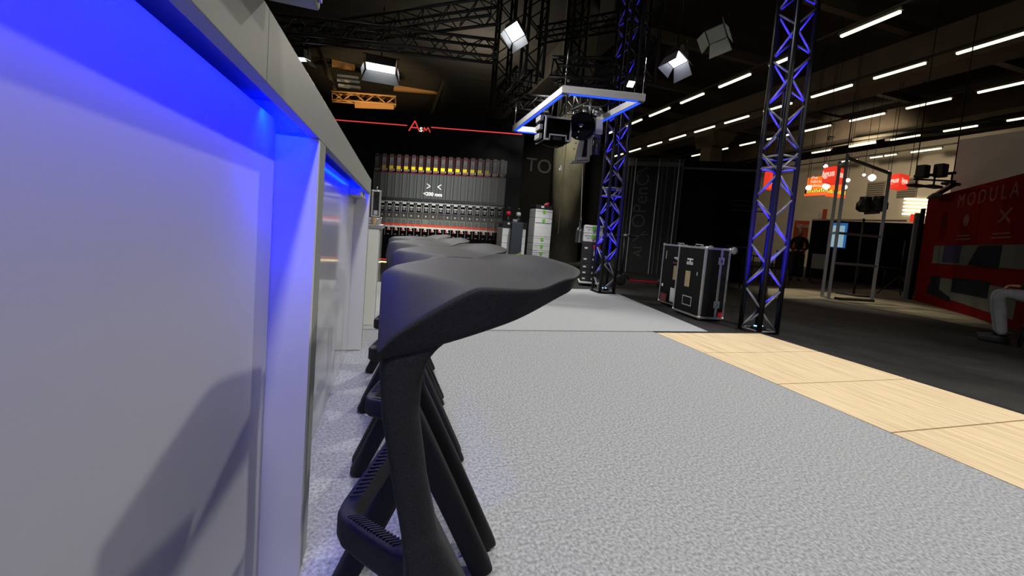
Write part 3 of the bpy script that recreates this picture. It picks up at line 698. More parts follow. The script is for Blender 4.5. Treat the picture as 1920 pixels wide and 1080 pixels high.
box((3.12, BY+.012, zt+.03), (3.19, BY+.019, zt+.075)).build('tag', M['paper'], tb)
tl = thing('power_tool', (3.27, BY+.2, zt+.09), 'small red tool lying on the black tray of the middle stack', 'tool')
MB().prism([(3.22, BY+.06, zt+.092), (3.29, BY+.06, zt+.092), (3.34, BY+.06, zt+.15), (3.30, BY+.06, zt+.165), (3.23, BY+.06, zt+.12)], (0, .10, 0)).build('body', M['red'], tl, .006)
# left trolley stack with the bag
LY = 7.85; x0, x1 = 2.07, 2.57
tr = thing('tool_trolley', ((x0+x1)/2, LY+.25, HF), 'grey tool trolley with black top behind the dark lettered bag, left of the middle stack', 'trolley')
box((x0, LY, .03), (x1, LY+.45, .93)).build('body', M['casewhite'], tr, .01)
box((x0+.02, LY+.02, .931), (x1-.02, LY+.43, 1.02)).build('top_bin', M['darkplastic'], tr, .01)
box((x0-.01, LY-.01, .935), (x1+.01, LY-.001, 1.07)).build('front_rim', M['darkplastic'], tr)
for sx in (x0+.09, x1-.13): box((sx, LY-.016, 1.0), (sx+.05, LY-.011, 1.04)).build('tag', M['paper'], tr)
mb = MB()
for k in range(1, 6): mb.box((x0+.005, LY-.004, .03+.15*k), (x1-.005, LY-.0005, .036+.15*k))
mb.build('drawer_gaps', M['casegrey'], tr)
for sx in (x0+.04, x1-.04):
    for sy in (LY+.05, LY+.4): MB().cyl((sx-.015, sy, 0), (sx+.015, sy, 0), .0295, 12).build('wheel', M['darkplastic'], tr)
bg = thing('tool_bag', (2.34, LY-.08, HF), 'tall dark padded bag with green brand lettering leaning on the grey trolley', 'bag')
MB().prism([(2.21, LY-.06, HF), (2.45, LY-.06, HF), (2.455, LY-.06, 1.03), (2.44, LY-.06, 1.06), (2.235, LY-.06, 1.06), (2.215, LY-.06, 1.03)], (0, -.10, 0)).build('bag_body', M['bag'], bg, .015)
text('FESTOOL', 'green_lettering', M['greentext'], (2.43, LY-.163, .02), (0, 0, 1), (-1, 0, 0), .105, bg, .002, bold=.002)
MB().tube([(2.452, LY-.11, .40), (2.49, LY-.12, .37), (2.495, LY-.12, .27), (2.455, LY-.11, .20)], .008, 6).build('handle', M['darkplastic'], bg)
for bxp, colr, lb in ((2.22, 'red', 'red and black hand tool standing on the grey trolley'), (2.44, 'casegrey', 'grey and black hand tool standing on the grey trolley, right of the red one')):
    hb = thing('hand_tool', (bxp, LY+.2, 1.02), lb, 'hand tool', 'upright hand tools on the grey trolley')
    MB().lathe((bxp, LY+.2, 1.022), [(.05, 0), (.05, .10), (.03, .13), (.028, .16)], 16).build('base', M['darkplastic'], hb)
    MB().lathe((bxp, LY+.2, 1.183), [(.03, 0), (.05, .01), (.05, .075), (.03, .09)], 16).build('grip', M[colr], hb)
    MB().lathe((bxp, LY+.2, 1.274), [(.02, 0), (.016, .05), (.03, .06), (.02, .085)], 16).build('head', M['darkplastic'], hb)
tgb = tag(box((2.29, LY+.06, 1.021), (2.38, LY+.09, 1.12)).build('price_tag', M['paper']), 'white card standing on the grey trolley between the hand tools', 'card')
# right stack next to the far truss tower
RY = 6.72; rx0, rx1 = 3.33, 3.66
def black_case(z0, z1, lb):
    b = thing('black_case', ((rx0+rx1)/2, RY+.2, z0), lb, 'case', 'black cases in the right stack')
    box((rx0, RY, z0+.001), (rx1, RY+.42, z1-.002)).build('body', M['darkplastic'], b, .006)
    box((rx0+.03, RY-.006, (z0+z1)/2-.012), (rx0+.085, RY-.0005, (z0+z1)/2+.018)).build('tag', M['paper'], b)
    box((rx0+.19, RY-.006, (z0+z1)/2-.012), (rx0+.24, RY-.0005, (z0+z1)/2+.018)).build('tag', M['paper'], b)
    return b
dl = thing('dolly', (3.5, RY+.2, HF), 'white low dolly under the right stack beside the truss tower', 'dolly')
box((rx0-.02, RY-.03, .02), (rx1+.02, RY+.44, .05)).build('deck', M['purewhite'], dl, .004)
for sx in (rx0+.03, rx1-.03):
    for sy in (RY+.03, RY+.38): MB().cyl((sx-.012, sy, -.006), (sx+.012, sy, -.006), .024, 12).build('wheel', M['darkplastic'], dl)
z = .051
for h, lb in zip((.11, .11, .11, .17, .24), ('black case at the foot of the right stack on the white dolly', 'second black case from the floor in the right stack', 'third black case from the floor in the right stack', 'fourth black case from the floor in the right stack', 'topmost black case of the right stack under the pale boxes')):
    black_case(z, z+h, lb); z += h
for lb in ('lower of two pale boxes with green latch on the right stack', 'upper of two pale boxes with green latch on the right stack'):
    crate(rx0, rx1, RY, RY+.42, z, z+.155, lb, group='pale boxes on the right stack'); z += .155
rt_ = thing('power_tool', (3.56, RY-.05, .62), 'small red tool clipped on the front of the right stack', 'tool')
MB().prism([(3.52, RY-.012, .66), (3.60, RY-.012, .66), (3.63, RY-.012, .72), (3.57, RY-.012, .76), (3.51, RY-.012, .72)], (0, -.07, 0)).build('body', M['red'], rt_, .006)
box((3.53, RY-.05, .54), (3.58, RY-.012, .658)).build('handle', M['purewhite'], rt_, .006)

piv = V((rx0, RY, 0)); rot_ = -.40
for q in [o_ for o_ in ROOTS if o_.get('group') in ('black cases in the right stack', 'pale boxes on the right stack')]+[dl, rt_]:
    d_ = Matrix.Rotation(rot_, 3, 'Z')@(V(q.location)-V((piv.x, piv.y, q.location.z)))
    q.location = (piv.x+d_.x, piv.y+d_.y, q.location.z); q.rotation_euler = (0, 0, rot_)

# ---------------------------------------------------------------- flight cases
def flight_case(a, dirx, w, dep, h, label, extras):
    ex = V((dirx[0], dirx[1], 0)).normalized(); ey = V((-ex.y, ex.x, 0)); a = V(a)     # ex along the front (left to right), ey to the rear
    c = thing('flight_case', tuple(a), label, 'flight case', 'black flight cases standing upright')
    Q = lambda x, y, z: a+ex*x+ey*y+V((0, 0, z))
    fr = lambda x0, x1, y0, y1, z0, z1: MB().frame(Q(x0, y0, z0), ex*(x1-x0), ey*(y1-y0), V((0, 0, z1-z0)))
    fr(.004, w-.004, .004, dep-.004, .034, h-.004).build('body', M['case'], c)
    mb = MB(); t = .026
    for x in (0, w-t):
        for y in (0, dep-t): mb.frame(Q(x, y, .03), ex*t, ey*t, V((0, 0, h-.03)))
    for z_ in (.03, h-t):
        for y in (0, dep-t): mb.frame(Q(t, y, z_), ex*(w-2*t), ey*t, V((0, 0, t)))
        for x in (0, w-t): mb.frame(Q(x, t, z_), ex*t, ey*(dep-2*t), V((0, 0, t)))
    mb.frame(Q(w-.004, dep*.60, .03), ex*.008, ey*.03, V((0, 0, h-.03)))
    mb.build('edge_profile', M['alu'], c, .003)
    for x in (0.012, w-.012):
        for y in (.012, dep-.012):
            for z_ in (.044, h-.012): MB().lathe(Q(x, y, z_), [(.002, -.024), (.018, -.016), (.024, 0), (.018, .016), (.002, .024)], 12).build('ball_corner', M['alu'], c)
    for z_ in (.17, h-.20):
        o = fr(w+.0045, w+.012, dep*.52, dep*.52+.075, z_, z_+.085).build('latch_plate', M['alu'], c, .003)
        fr(w+.0125, w+.018, dep*.52+.025, dep*.52+.05, z_+.025, z_+.06).build('latch_knob', M['steel'], c, .003)
    mb = MB()
    for x, y in ((.05, .05), (w-.05, .05), (.05, dep-.05), (w-.05, dep-.05)): mb.box(Q(x, y, 0)-V((.02, .02, .0005)), Q(x, y, 0)+V((.02, .02, .031)))
    mb.build('feet', M['darkplastic'], c)
    MB().tube([Q(w*.35, dep*.3, h), Q(w*.38, dep*.3, h+.022), Q(w*.62, dep*.3, h+.022), Q(w*.65, dep*.3, h)], .008, 8).build('handle', M['alu'], c)
    mb = MB(); mb.cyl(Q(w-.04, dep+.005, h-.02), Q(w-.04, dep+.03, h-.02), .012); mb.lathe(Q(w-.02, dep+.05, h-.02), [(.03, -.016), (.045, -.012), (.045, .012), (.03, .016)], 18, ex); mb.build('castor', M['alu_grey'], c)
    for nm, mt_, x0, x1, z0, z1 in extras: fr(x0, x1, -.003, -.0005, z0, z1).build(nm, M[mt_], c)
    return c, Q, ex
c1, Q1, e1 = flight_case((3.62, 4.49, HF), (-.06, -.56), .56, .34, .90, 'black flight case in front with brown paper label, nearest the truss tower',
    [('paper_label', 'tape', .21, .31, .38, .58), ('sticker', 'casegrey', .21, .34, .66, .70)])
MB().frame(Q1(.20, -.003, .145), e1*.19, V((0, 0, .12)), V((.001, 0, 0))).build('worn_recess', M['casegrey'], c1)
MB().frame(Q1(.212, -.0045, .157), e1*.166, V((0, 0, .096)), V((.001, 0, 0))).build('recess_dish', M['case'], c1)
mb = MB(); mb.frame(Q1(.22, -.004, .72), e1*.12, V((0, 0, .02)), V((.001, 0, 0))); mb.prism([Q1(.27, -.0055, .70), Q1(.285, -.0055, .75), Q1(.30, -.0055, .70)], (.001, 0, 0)); mb.frame(Q1(.44, -.004, .54), e1*.012, V((0, 0, .045)), V((.001, 0, 0)))
mb.build('star_sticker', M['paper'], c1)
MB().frame(Q1(.5605, .25, .06), V((e1.x, e1.y, 0))*.002, V((-e1.y, e1.x, 0))*.06, V((0, 0, .06))).build('red_sticker', M['red'], c1)
c2_, Q2, e2 = flight_case((3.87, 5.14, HF), (-.06, -.56), .56, .34, .90, 'black flight case behind, partly covered, with white sheet at its foot',
    [('paper_label', 'tape', .33, .44, .40, .60), ('paper_sheet', 'paper', .30, .47, .08, .28), ('red_sticker', 'redsticker', .06, .22, .05, .17), ('grip_dish', 'casegrey', .10, .115, .68, .80), ('small_sticker', 'paper', .06, .10, .27, .31)])
mb = MB(); mb.frame(Q2(.32, -.004, .70), e2*.13, V((0, 0, .02)), V((.001, 0, 0))); mb.prism([Q2(.37, -.0055, .685), Q2(.385, -.0055, .735), Q2(.40, -.0055, .685)], (.001, 0, 0)); mb.build('star_sticker', M['paper'], c2_)
MB().frame(Q2(.30, -.004, .63), e2*.16, V((0, 0, .02)), V((.001, 0, 0))).build('thin_red_sticker', M['redsticker'], c2_)

# ---------------------------------------------------------------- scooter
sc = thing('kick_scooter', (4.6, 6.95, HF), 'dark kick scooter with red deck parked left of the flight cases', 'scooter')
F, Rr = V((4.36, 7.02, HF)), V((5.05, 6.80, HF)); dx = (Rr-F).normalized(); sd = V((-dx.y, dx.x, 0))
for p, r in ((F, .11), (Rr+dx*.1, .10)):
    MB().lathe(p+V((0, 0, r)), [(r-.03, -.02), (r, -.015), (r, .015), (r-.03, .02)], 24, sd).build('wheel', M['darkplastic'], sc)
MB().frame(F+dx*.16+V((0, 0, .10))-sd*.07, dx*.56, sd*.14, V((0, 0, .04))).build('deck', M['scooterred'], sc, .01)
MB().frame(F+dx*.18+V((0, 0, .1405))-sd*.055, dx*.50, sd*.11, V((0, 0, .004))).build('grip_mat', M['case'], sc)
MB().tube([F+V((0, 0, .11)), F+dx*.02+V((0, 0, .20)), F+dx*.08+V((0, 0, .25)), F+dx*.18+V((0, 0, .12))], .022, 8).build('neck', M['darkplastic'], sc)
MB().tube([F+V((0, 0, .12)), F+dx*.01+V((0, 0, .98))], .02, 10).build('stem', M['darkplastic'], sc)
MB().tube([F+dx*.01+V((0, 0, .98))-V((.20, -.04, 0)), F+dx*.01+V((0, 0, 1.0)), F+dx*.01+V((0, 0, .98))+V((.22, -.04, .0))], .016, 8).build('handlebar', M['darkplastic'], sc)
MB().cyl(F+dx*.01+V((-.05, -.02, 1.0)), F+dx*.01+V((.04, -.04, 1.0)), .025).build('display', M['alu'], sc)

# ---------------------------------------------------------------- black booth with battens
bb_ = thing('booth_wall', (6.6, 11.0, HF), 'long black booth wall with slim uprights and grey vertical lettering behind the flight cases', 'booth wall')
BA, BB, BC = V((6.238, 10.485, 1.645)), V((7.573, 9.565, 1.746)), V((9.191, 8.619, 1.873))
for p in (BA, BB, BC): p.z = HF
MB().frame(BA, BB-BA, V((.1, .1, 0)), V((0, 0, 3.3))).build('lettered_panel', M['black2'], bb_)
MB().frame(BB, BC-BB, V((.1, .1, 0)), V((0, 0, 3.25))).build('plain_panel', M['blackwall'], bb_)
dAB = (BB-BA).normalized(); nAB = V((dAB.y, -dAB.x, 0)); nAB = nAB if nAB.dot(-BA) > 0 else -nAB
LAB = (BB-BA).length
for f in (.02, .09, .15, .21, .60, .66, .74, .86, .92, .985):
    MB().frame(BA+dAB*LAB*f+nAB*.06, dAB*.025, nAB*.05, V((0, 0, 3.25))).build('upright', M['alu_grey'] if f in (.21, .6, .92) else M['greytext'], bb_)
MB().frame(BA+nAB*.06+V((0, 0, 3.05)), dAB*LAB, nAB*.04, V((0, 0, .12))).build('top_rail', M['greytext'], bb_)
MB().frame(BB+V((0, 0, 3.0))+nAB*.03, (BC-BB), nAB*.05, V((0, 0, .05))).build('picture_rail', M['greytext'], bb_)
text('OPenCV', 'vertical_lettering', M['greytext'], BA+dAB*LAB*.46+nAB*.02+V((0, 0, 1.28)), (0, 0, 1), -dAB, .52, bb_, .004)
text('AI', 'vertical_lettering', M['greytext'], BA+dAB*LAB*.46+nAB*.02+V((0, 0, .45)), (0, 0, 1), -dAB, .34, bb_, .004)
mb = MB(); q0 = BA+dAB*LAB*.36+nAB*.022+V((0, 0, 1.0))
mb.bar(q0-dAB*.3, q0+dAB*.3+V((0, 0, .12)), .03, .006, up=nAB); mb.bar(q0-dAB*.1-V((0, 0, .1)), q0+dAB*.2+V((0, 0, .2)), .03, .006, up=nAB)
mb.build('crossed_mark', M['greytext'], bb_)
mb = MB(); dBC = (BC-BB).normalized()
for k in range(3): mb.frame(BB+dBC*(1.35)+nAB*.012+V((0, 0, 2.2-.13*k)), dBC*(.55+.1*k), nAB*.004, V((0, 0, .03)))
mb.build('small_print', M['black2'], bb_)

# ---------------------------------------------------------------- metal portal frame with moving heads
pf = thing('metal_frame', (9.158, 6.527, -0.030), 'tall slim grey metal portal frame standing on the pale floor strip', 'metal frame')
A0, A1, A2 = V((9.158, 6.527, -0.030)), V((8.943, 6.236, -0.030)), V((10.030, 6.096, -0.030))
A3 = A2+(A0-A1)
for p, h in ((A0, 2.98), (A1, 3.06), (A2, 2.80)):
    MB().cbox((p.x, p.y, HF+h/2), .06, .06, h, .6).build('post', M['alu_grey'], pf, .004)
for z_ in (1.42, .78): MB().bar(A1+V((0, 0, z_)), A2+V((0, 0, z_)), .04, .05).build('cross_bar', M['alu_grey'], pf)
MB().bar(A1+V((0, 0, 2.99)), A2+V((0, 0, 2.78)), .05, .05).build('cross_bar', M['alu_grey'], pf)
for z_ in (.03, 1.42, 2.9): MB().bar(A0+V((0, 0, z_)), A1+V((0, 0, z_)), .04, .05).build('cross_bar', M['alu_grey'], pf)
MB().bar(A2+V((-.9, .1, .03)), A2+V((.0, 0, .03)), .12, .05).build('foot_bar', M['darkplastic'], pf)
mh = thing('moving_head_light', (11.052, 6.844, 0.717), 'pair of black moving head lights on a tall pole behind the metal frame', 'stage light')
pq = V((10.925, 7.046, 1.868)); 
MB().tube([V((pq.x, pq.y, HF)), pq], .025, 8).build('pole', M['darkplastic'], mh)
MB().cbox((pq.x, pq.y, HF+.02), .5, .5, .04).build('foot', M['darkplastic'], mh)
for px_, nm in ((V((10.917, 7.058, 2.192)), 'a'), (V((11.050, 6.848, 2.209)), 'b')):
    MB().lathe(px_, [(.10, -.16), (.17, -.10), (.17, .04), (.12, .12), (.12, .2)], 18, (0, 0, 1)).build('lamp_head', M['darkplastic'], mh)
MB().bar(V((10.917, 7.058, 2.010)), V((11.069, 6.817, 2.044)), .10, .08).build('cross_arm', M['darkplastic'], mh)

# ---------------------------------------------------------------- booths farther right
def panel_px(name, a, b, zt, zb, thick, m, root):     # upright panel between two ground points
    a, b = V(a), V(b); a.z = b.z = zb; d = b-a; n = V((d.y, -d.x, 0)).normalized()
    n = n if n.dot(-a) > 0 else -n
    return MB().frame(a, d, -n*thick, V((0, 0, zt-zb))).build(name, m, root), d.normalized(), n
pw = thing('partition', (16.746, 10.935, 0.577), 'low black partition wall along the back of the dark hall', 'partition')
panel_px('partition_panel', (15.919, 12.108, 2.274), (18.002, 8.714, 2.226), 2.28, HF, .15, M['blackwall'], pw)
MB().bar(V((15.878, 12.079, 2.291)), V((17.360, 9.830, 2.369)), .08, .06).build('top_rail', M['wallcream'], pw)
op = thing('orange_panel', (16.166, 12.442, 0.383), 'orange booth panel with pale lettering beside the black partition', 'booth panel')
_, d1, n1 = panel_px('panel', (15.567, 12.556, 2.202), (15.869, 12.172, 2.227), 2.24, .9, .1, M['orangepanel'], op)
panel_px('panel_foot', (15.606, 12.588, 2.205), (15.909, 12.203, 2.230), .895, HF, .1, M['blackwall'], op)
text('igus', 'lettering', M['wordpale'], V((15.577, 12.464, 1.964)), d1, (0, 0, 1), .27, op, .004, bold=.006)
kq = thing('info_kiosk', (14.882, 10.125, 0.472), 'blue information kiosk with a glowing white screen behind the metal frame', 'kiosk')
panel_px('frame', (14.651, 10.457, 2.103), (14.913, 10.080, 2.125), 2.08, 1.22, .1, M['screenblue'], kq)
panel_px('screen', (14.619, 10.399, 2.101), (14.824, 10.105, 2.118), 1.98, 1.24, .04, M['screenwhite'], kq)
panel_px('foot', (14.735, 10.338, 2.110), (14.809, 10.232, 2.117), 1.219, HF, .1, M['darkplastic'], kq)
def cube_sign(px0, px1, px2, yt, yb, D, label, m, word, szk=.30, name='sign_cube', cat='sign'):
    return None
def sign(a, mid, b, zt, zb, label, m, word, name='sign_cube', tsz=.3, group=None, drop=None):
    a, mid, b = V(a), V(mid), V(b); r = thing(name, (mid.x, mid.y, zb), label, 'sign', group)
    pts = [V((p.x, p.y, zb)) for p in (a, mid, b)]; back = pts[0]+(pts[2]-pts[1])
    MB().prism([pts[0], pts[1], pts[2], back], (0, 0, zt-zb)).build('box', m, r)
    for p, q in ((pts[0], pts[1]), (pts[1], pts[2])):
        d = (q-p); n = V((d.y, -d.x, 0)).normalized(); n = n if n.dot(-p) > 0 else -n
        if word and d.length > tsz*1.5:
            text(word, 'lettering', M['signtext'], p+d*.5+n*.02+V((0, 0, (zt-zb)*.38)), d, (0, 0, 1), tsz, r, .004, 'CENTER', bold=.008)
    for p in (pts[0], pts[2]): MB().tube([V((p.x, p.y, zt-.02)), V((p.x, p.y, 9.4))], .010, 5).build('hanger', M['dark'], r)
    return r
SG = 'lit signs hanging over the far booths'
sign((14.404, 10.794, 3.805), (14.363, 10.344, 3.748), (15.085, 10.536, 3.855), (14.347, 10.366, 4.003)[2], (14.380, 10.320, 3.474)[2], 'red lit cube sign hanging above the orange lit board', M['signred'], 'igus', group=SG)
sign((16.196, 12.730, 3.909), (16.084, 11.887, 3.816), (17.044, 11.923, 3.927), 4.05, 3.54, 'orange lit board hanging below the red cube sign', M['signorange'], '', 'sign_board', group=SG)
ob = text('the\nlubrication\nadvisor', 'small_lettering', M['signtext'], V((15.776, 12.261, 3.923)), V((16.068, 11.875, 3.813))-V((15.783, 12.252, 3.817)), (0, 0, 1), .16, [r for r in ROOTS if r.name.startswith('sign_board')][-1], .003)
sh = thing('lit_shelf', (16.121, 11.837, 3.233), 'glowing red and yellow display shelf hanging under the orange board', 'display shelf')
a, b, c = V((16.044, 12.600, 3.293)), V((16.058, 11.753, 3.242)), V((16.951, 11.706, 3.330))
for p, q in ((a, b), (b, c)):
    q_ = V((q.x, q.y, p.z)); d = q_-p
    MB().frame(p, d, V((.1, .15, 0)), V((0, 0, .10))).build('glowing_rail', M['signflame'], sh)
    MB().frame(p+V((0, 0, .105)), d, V((.1, .15, 0)), V((0, 0, .12))).build('backing', M['boothdark'], sh)
    mb = MB(); N = 12
    for k in range(N): mb.frame(p+d*((k+.2)/N)+V((-.03, -.03, .11)), d*(.45/N), V((.02, .02, 0)), V((0, 0, .09+.03*(k % 3))))
    mb.build('glowing_items', M['yellowglow'], sh)
for q in (a, c): MB().tube([q+V((0, 0, .05)), V((q.x, q.y, 3.545))], .010, 5).build('hanger', M['dark'], sh)
sign((17.105, 10.365, 3.900), (16.976, 9.995, 3.847), (17.619, 10.083, 3.929), 4.02, 3.52, 'red lit cube sign farthest right, beside the top of the metal frame', M['signred'], 'igus', group=SG, tsz=.26)
sign((14.022, 12.822, 3.632), (13.994, 12.554, 3.604), (14.523, 12.711, 3.678), 4.05, 3.38, 'red lit cube sign seen through the nearer truss tower', M['signred'], 'igus', group=SG, tsz=.2)
def bulb(p, r, label):
    t = thing('spot_lamp', tuple(p), label, 'lamp', 'bright lamps over the far booths'); p = V(p)
    r *= .72; MB().lathe(p, [(r*.3, -r), (r*.85, -r*.5), (r, 0), (r*.85, r*.5), (r*.3, r)], 14).build('bulb', M['bulb'], t)
    MB().tube([p+V((0, 0, r*.9)), V((p.x, p.y, 9.4))], .008, 5).build('cord', M['dark'], t)
for p, r, lb in (((15.639, 14.015, 4.017), .10, 'round bright lamp seen through the nearer truss tower'), ((15.396, 11.472, 4.258), .10, 'bright lamp at the top left corner of the red cube sign'),
                 ((15.604, 12.188, 3.539), .13, 'round bright lamp at the left end of the glowing shelf'), ((15.693, 11.574, 3.559), .16, 'large bright lamp in the middle above the glowing shelf'), ((16.347, 11.349, 3.571), .11, 'round bright lamp at the right end of the glowing shelf'),
                 ((17.290, 11.918, 3.997), .10, 'bright lamp right of the orange board'), ((17.684, 11.325, 4.086), .17, 'brightest round lamp standing alone between the two groups of red signs'), ((17.063, 10.433, 4.114), .07, 'small bright lamp left of the rightmost red cube sign'),
                 ((17.550, 11.533, 4.197), .07, 'small warm lamp left of the brightest round lamp')):
    bulb(p, r, lb)
# shelf lines
for k in range(5):
    y0, y1 = 373+7.3*k, 375+7.2*k
    a, b = V(((29.950, 17.230, 4.806), (29.950, 17.229, 4.576), (29.950, 17.229, 4.347), (29.950, 17.228, 4.116), (29.950, 17.227, 3.886))[k]), V(((29.950, 15.928, 4.673), (29.950, 15.927, 4.455), (29.950, 15.926, 4.236), (29.950, 15.924, 4.018), (29.950, 15.923, 3.799))[k])
    o = MB().bar(a, b, .09, .09).build('light_bar', M['shelflight']); o['label'] = ('topmost of five white light bars on the cream hall wall', 'second from the top of five white light bars on the cream hall wall', 'middle one of five white light bars on the cream hall wall', 'fourth from the top of five white light bars on the cream hall wall', 'lowest of five white light bars on the cream hall wall')[k]
    o['category'] = 'light bar'; o['group'] = 'stacked light bars'
# lamp rail at the right with black heads
lr = thing('lamp_rail', (13.052, 7.391, 3.156), 'dark lamp rail with black spotlights hanging before the cream wall', 'lamp rail')
MB().bar(V((13.057, 7.384, 3.170)), V((13.412, 6.718, 3.232)), .08, .06).build('rail', M['truss_back'], lr)
MB().bar(V((13.060, 7.378, 3.100)), V((13.422, 6.698, 3.019)), .04, .04).build('rail', M['truss_back'], lr)
for k, p in enumerate(((13.133, 7.248, 3.289), (13.287, 6.962, 3.300))): MB().cbox(p, .22, .22, .34).build('spotlight', M['darkplastic'], lr, .03)
for k, p in enumerate(((13.089, 7.327, 2.930), (13.245, 7.041, 2.895), (13.384, 6.773, 2.955))):
    MB().cbox(p, .42, .20, .07).build('spotlight', M['darkplastic'], lr, .02)
    MB().tube([V(p), V(p)+V((0, 0, .28))], .02, 6).build('bracket', M['truss_back'], lr)
mb = MB(); mb.tube([V((13.071, 7.358, 3.169)), V((*(13.071, 7.358, 3.169)[:2], 9.4))], .012, 5); mb.tube([V((13.392, 6.756, 3.208)), V((*(13.392, 6.756, 3.208)[:2], 9.4))], .012, 5); mb.build('hanger', M['truss_back'], lr)
# grey upper wall
gw = thing('grey_partition', (18.000, 8.205, 4.349), 'plain grey partition rising above the dark red booth wall', 'partition')
a, b = V((18.000, 9.093, 5.049)), V((18, 2.5, 0))
MB().frame((18, a.y, HF), (0, b.y-a.y, 0), (.15, 0, 0), (0, 0, 5.15-HF)).build('panel', M['wallgrey'], gw)
# vents in the cream wall
for p, lb in (((29.900, 18.884, 5.413), 'left grey vent grille high on the cream hall wall'), ((29.900, 17.175, 5.483), 'right grey vent grille high on the cream hall wall')):
    v = thing('wall_vent', p, lb, 'vent', 'vents on the cream wall'); p = V(p)
    box((29.93, p.y-.5, p.z-.6), (29.995, p.y+.5, p.z+.6)).build('grille_frame', M['vent'], v)
    mb = MB()
    for k in range(8): mb.box((29.90, p.y-.45, p.z-.55+.14*k), (29.929, p.y+.45, p.z-.50+.14*k))
    mb.build('slats', M['duct'], v)

# dark red booth
RA, RB = V((12.382, 6.645, -0.030)), V((9.598, 3.870, -0.030))
rd = (RB-RA).normalized(); RC = RA+rd*7.0
rbw = thing('booth_wall', tuple(RA), 'dark red booth wall with large lettering, icons and photo panels at the right edge', 'booth wall')
nR = V((rd.y, -rd.x, 0)); nR = nR if nR.dot(-RA) > 0 else -nR
RH = 2.52
MB().frame(RA, RC-RA, -nR*.2, V((0, 0, RH))).build('wall_panel', M['redbooth'], rbw)
MB().frame(RA-rd*.30+nR*.02, rd*.10, nR*.10, V((0, 0, RH-.35))).build('edge_profile', M['alu_grey'], rbw)
MB().frame(RA-rd*.19+nR*.01, rd*.18, nR*.04, V((0, 0, RH-.25))).build('dark_edge', M['blackwall'], rbw)
RP = lambda l, z, o=.0: RA+rd*l+V((0, 0, z-HF))+nR*o
rbx = lambda nm, m, l0, l1, z0, z1, o=.006: MB().frame(RP(l0, z0, .001), rd*(l1-l0), V((0, 0, z1-z0)), nR*o).build(nm, M[m], rbw)
text('MODULA', 'booth_lettering', M['boothtext'], RP(1.55, 2.12, .004), rd, (0, 0, 1), .38, rbw, .004, spacing=1.5)
for k, l in enumerate((1.75, 3.05)):
    mb = MB()
    if k == 0:
        mb.lathe(RP(l+.28, 1.82, .004), [(.05, 0), (.13, 0), (.13, .004), (.05, .004)], 8, nR)
    else:
        for s_ in (-1, 1): mb.bar(RP(l+.1, 1.82-s_*.12, .004), RP(l+.45, 1.82+s_*.12, .004), .05, .006, up=nR)
    mb.build('icon', M['boothtext'], rbw)
    rbx('small_print', 'boothtext', l, l+.5, 1.50, 1.53); rbx('small_print', 'boothtext', l-.03, l+.55, 1.43, 1.46)
mb = MB(); mb.frame(RP(.75, .92, .001), rd*3.4, V((0, 0, .40)), nR*.005); mb.build('photo_panel', M['boothpic'], rbw)
rbx('blue_photo_block', 'boothblue', 1.25, 2.0, .95, 1.32, .009)
MB().prism([RP(2.35, .93, .007), RP(3.4, .90, .007), RP(3.4, 1.31, .007), RP(2.65, 1.31, .007)], nR*.003).build('dark_photo_block', M['boothdark'], rbw)
MB().prism([RP(.75, .22, .002), RP(1.2, .22, .002), RP(4.0, .10, .002), RP(4.0, .60, .002), RP(.85, .62, .002), RP(.75, .5, .002)], nR*.004).build('photo_panel', M['boothpic'], rbw)
MB().prism([RP(.72, .22, .007), RP(1.85, .15, .007), RP(1.85, .24, .007), RP(1.30, .36, .007), RP(1.30, .64, .007), RP(.80, .62, .007)], nR*.003).build('dark_photo_block', M['boothdark'], rbw)
rbx('dark_photo_block', 'boothdark', 1.85, 3.2, .36, .66, .009)
lp = thing('clamp_light', tuple(RP(.9, RH-.1, .3)), 'dark clamp light on the top edge of the red booth wall', 'lamp')
MB().bar(RP(.55, 2.50, .05), RP(2.3, 2.50, .35), .10, .05).build('arm', M['truss_back'], lp)
MB().bar(RP(.6, 2.42, .12), RP(1.3, 2.42, .25), .16, .05).build('head', M['boothpic'], lp)

# ---------------------------------------------------------------- people
def skin_body(name, verts, edges, radii, m, parent, root_i=0, sub=2):
    me = bpy.data.meshes.new(name); off = V(parent['_o']); me.from_pydata([V(v)-off for v in verts], edges, []); me.update()
    o = bpy.data.objects.new(name, me); COL.objects.link(o); o.parent = parent
    sk = o.modifiers.new('skin', 'SKIN'); sk.use_smooth_shade = True
    for i, r in enumerate(radii): me.skin_vertices[0].data[i].radius = (r, r) if not isinstance(r, tuple) else r
    me.skin_vertices[0].data[root_i].use_root = True
    ss = o.modifiers.new('sub', 'SUBSURF'); ss.levels = sub; ss.render_levels = sub
    me.materials.append(m)
    o2 = bake(o); o2.data.materials.clear(); o2.data.materials.append(m); return o2
def add_hand(parent, w, fdir, side, up, m):
    w, fdir, side, up = V(w), V(fdir).normalized(), V(side).normalized(), V(up).normalized()
    vs = [w, w+fdir*.045, w+fdir*.085]; es = [(0, 1), (1, 2)]; rs = [.026, (.036, .018), (.036, .016)]
    ln = [.068, .078, .072, .055]
    for k in range(4):
        b = len(vs); base = w+fdir*.085+side*(.030-.020*k)
        vs += [base, base+fdir*ln[k]*.5-up*.006, base+fdir*ln[k]*.85-up*.03, base+fdir*ln[k]*.95-up*.05]
        es += [(2, b), (b, b+1), (b+1, b+2), (b+2, b+3)]; rs += [.0095, .009, .0085, .007]
    b = len(vs); tb_ = w+fdir*.03+side*.035
    vs += [tb_, tb_+fdir*.03+side*.022, tb_+fdir*.06+side*.022-up*.012]; es += [(1, b), (b, b+1), (b+1, b+2)]; rs += [.012, .0105, .0085]
    return skin_body('hand', vs, es, rs, m, parent, 0, 1)
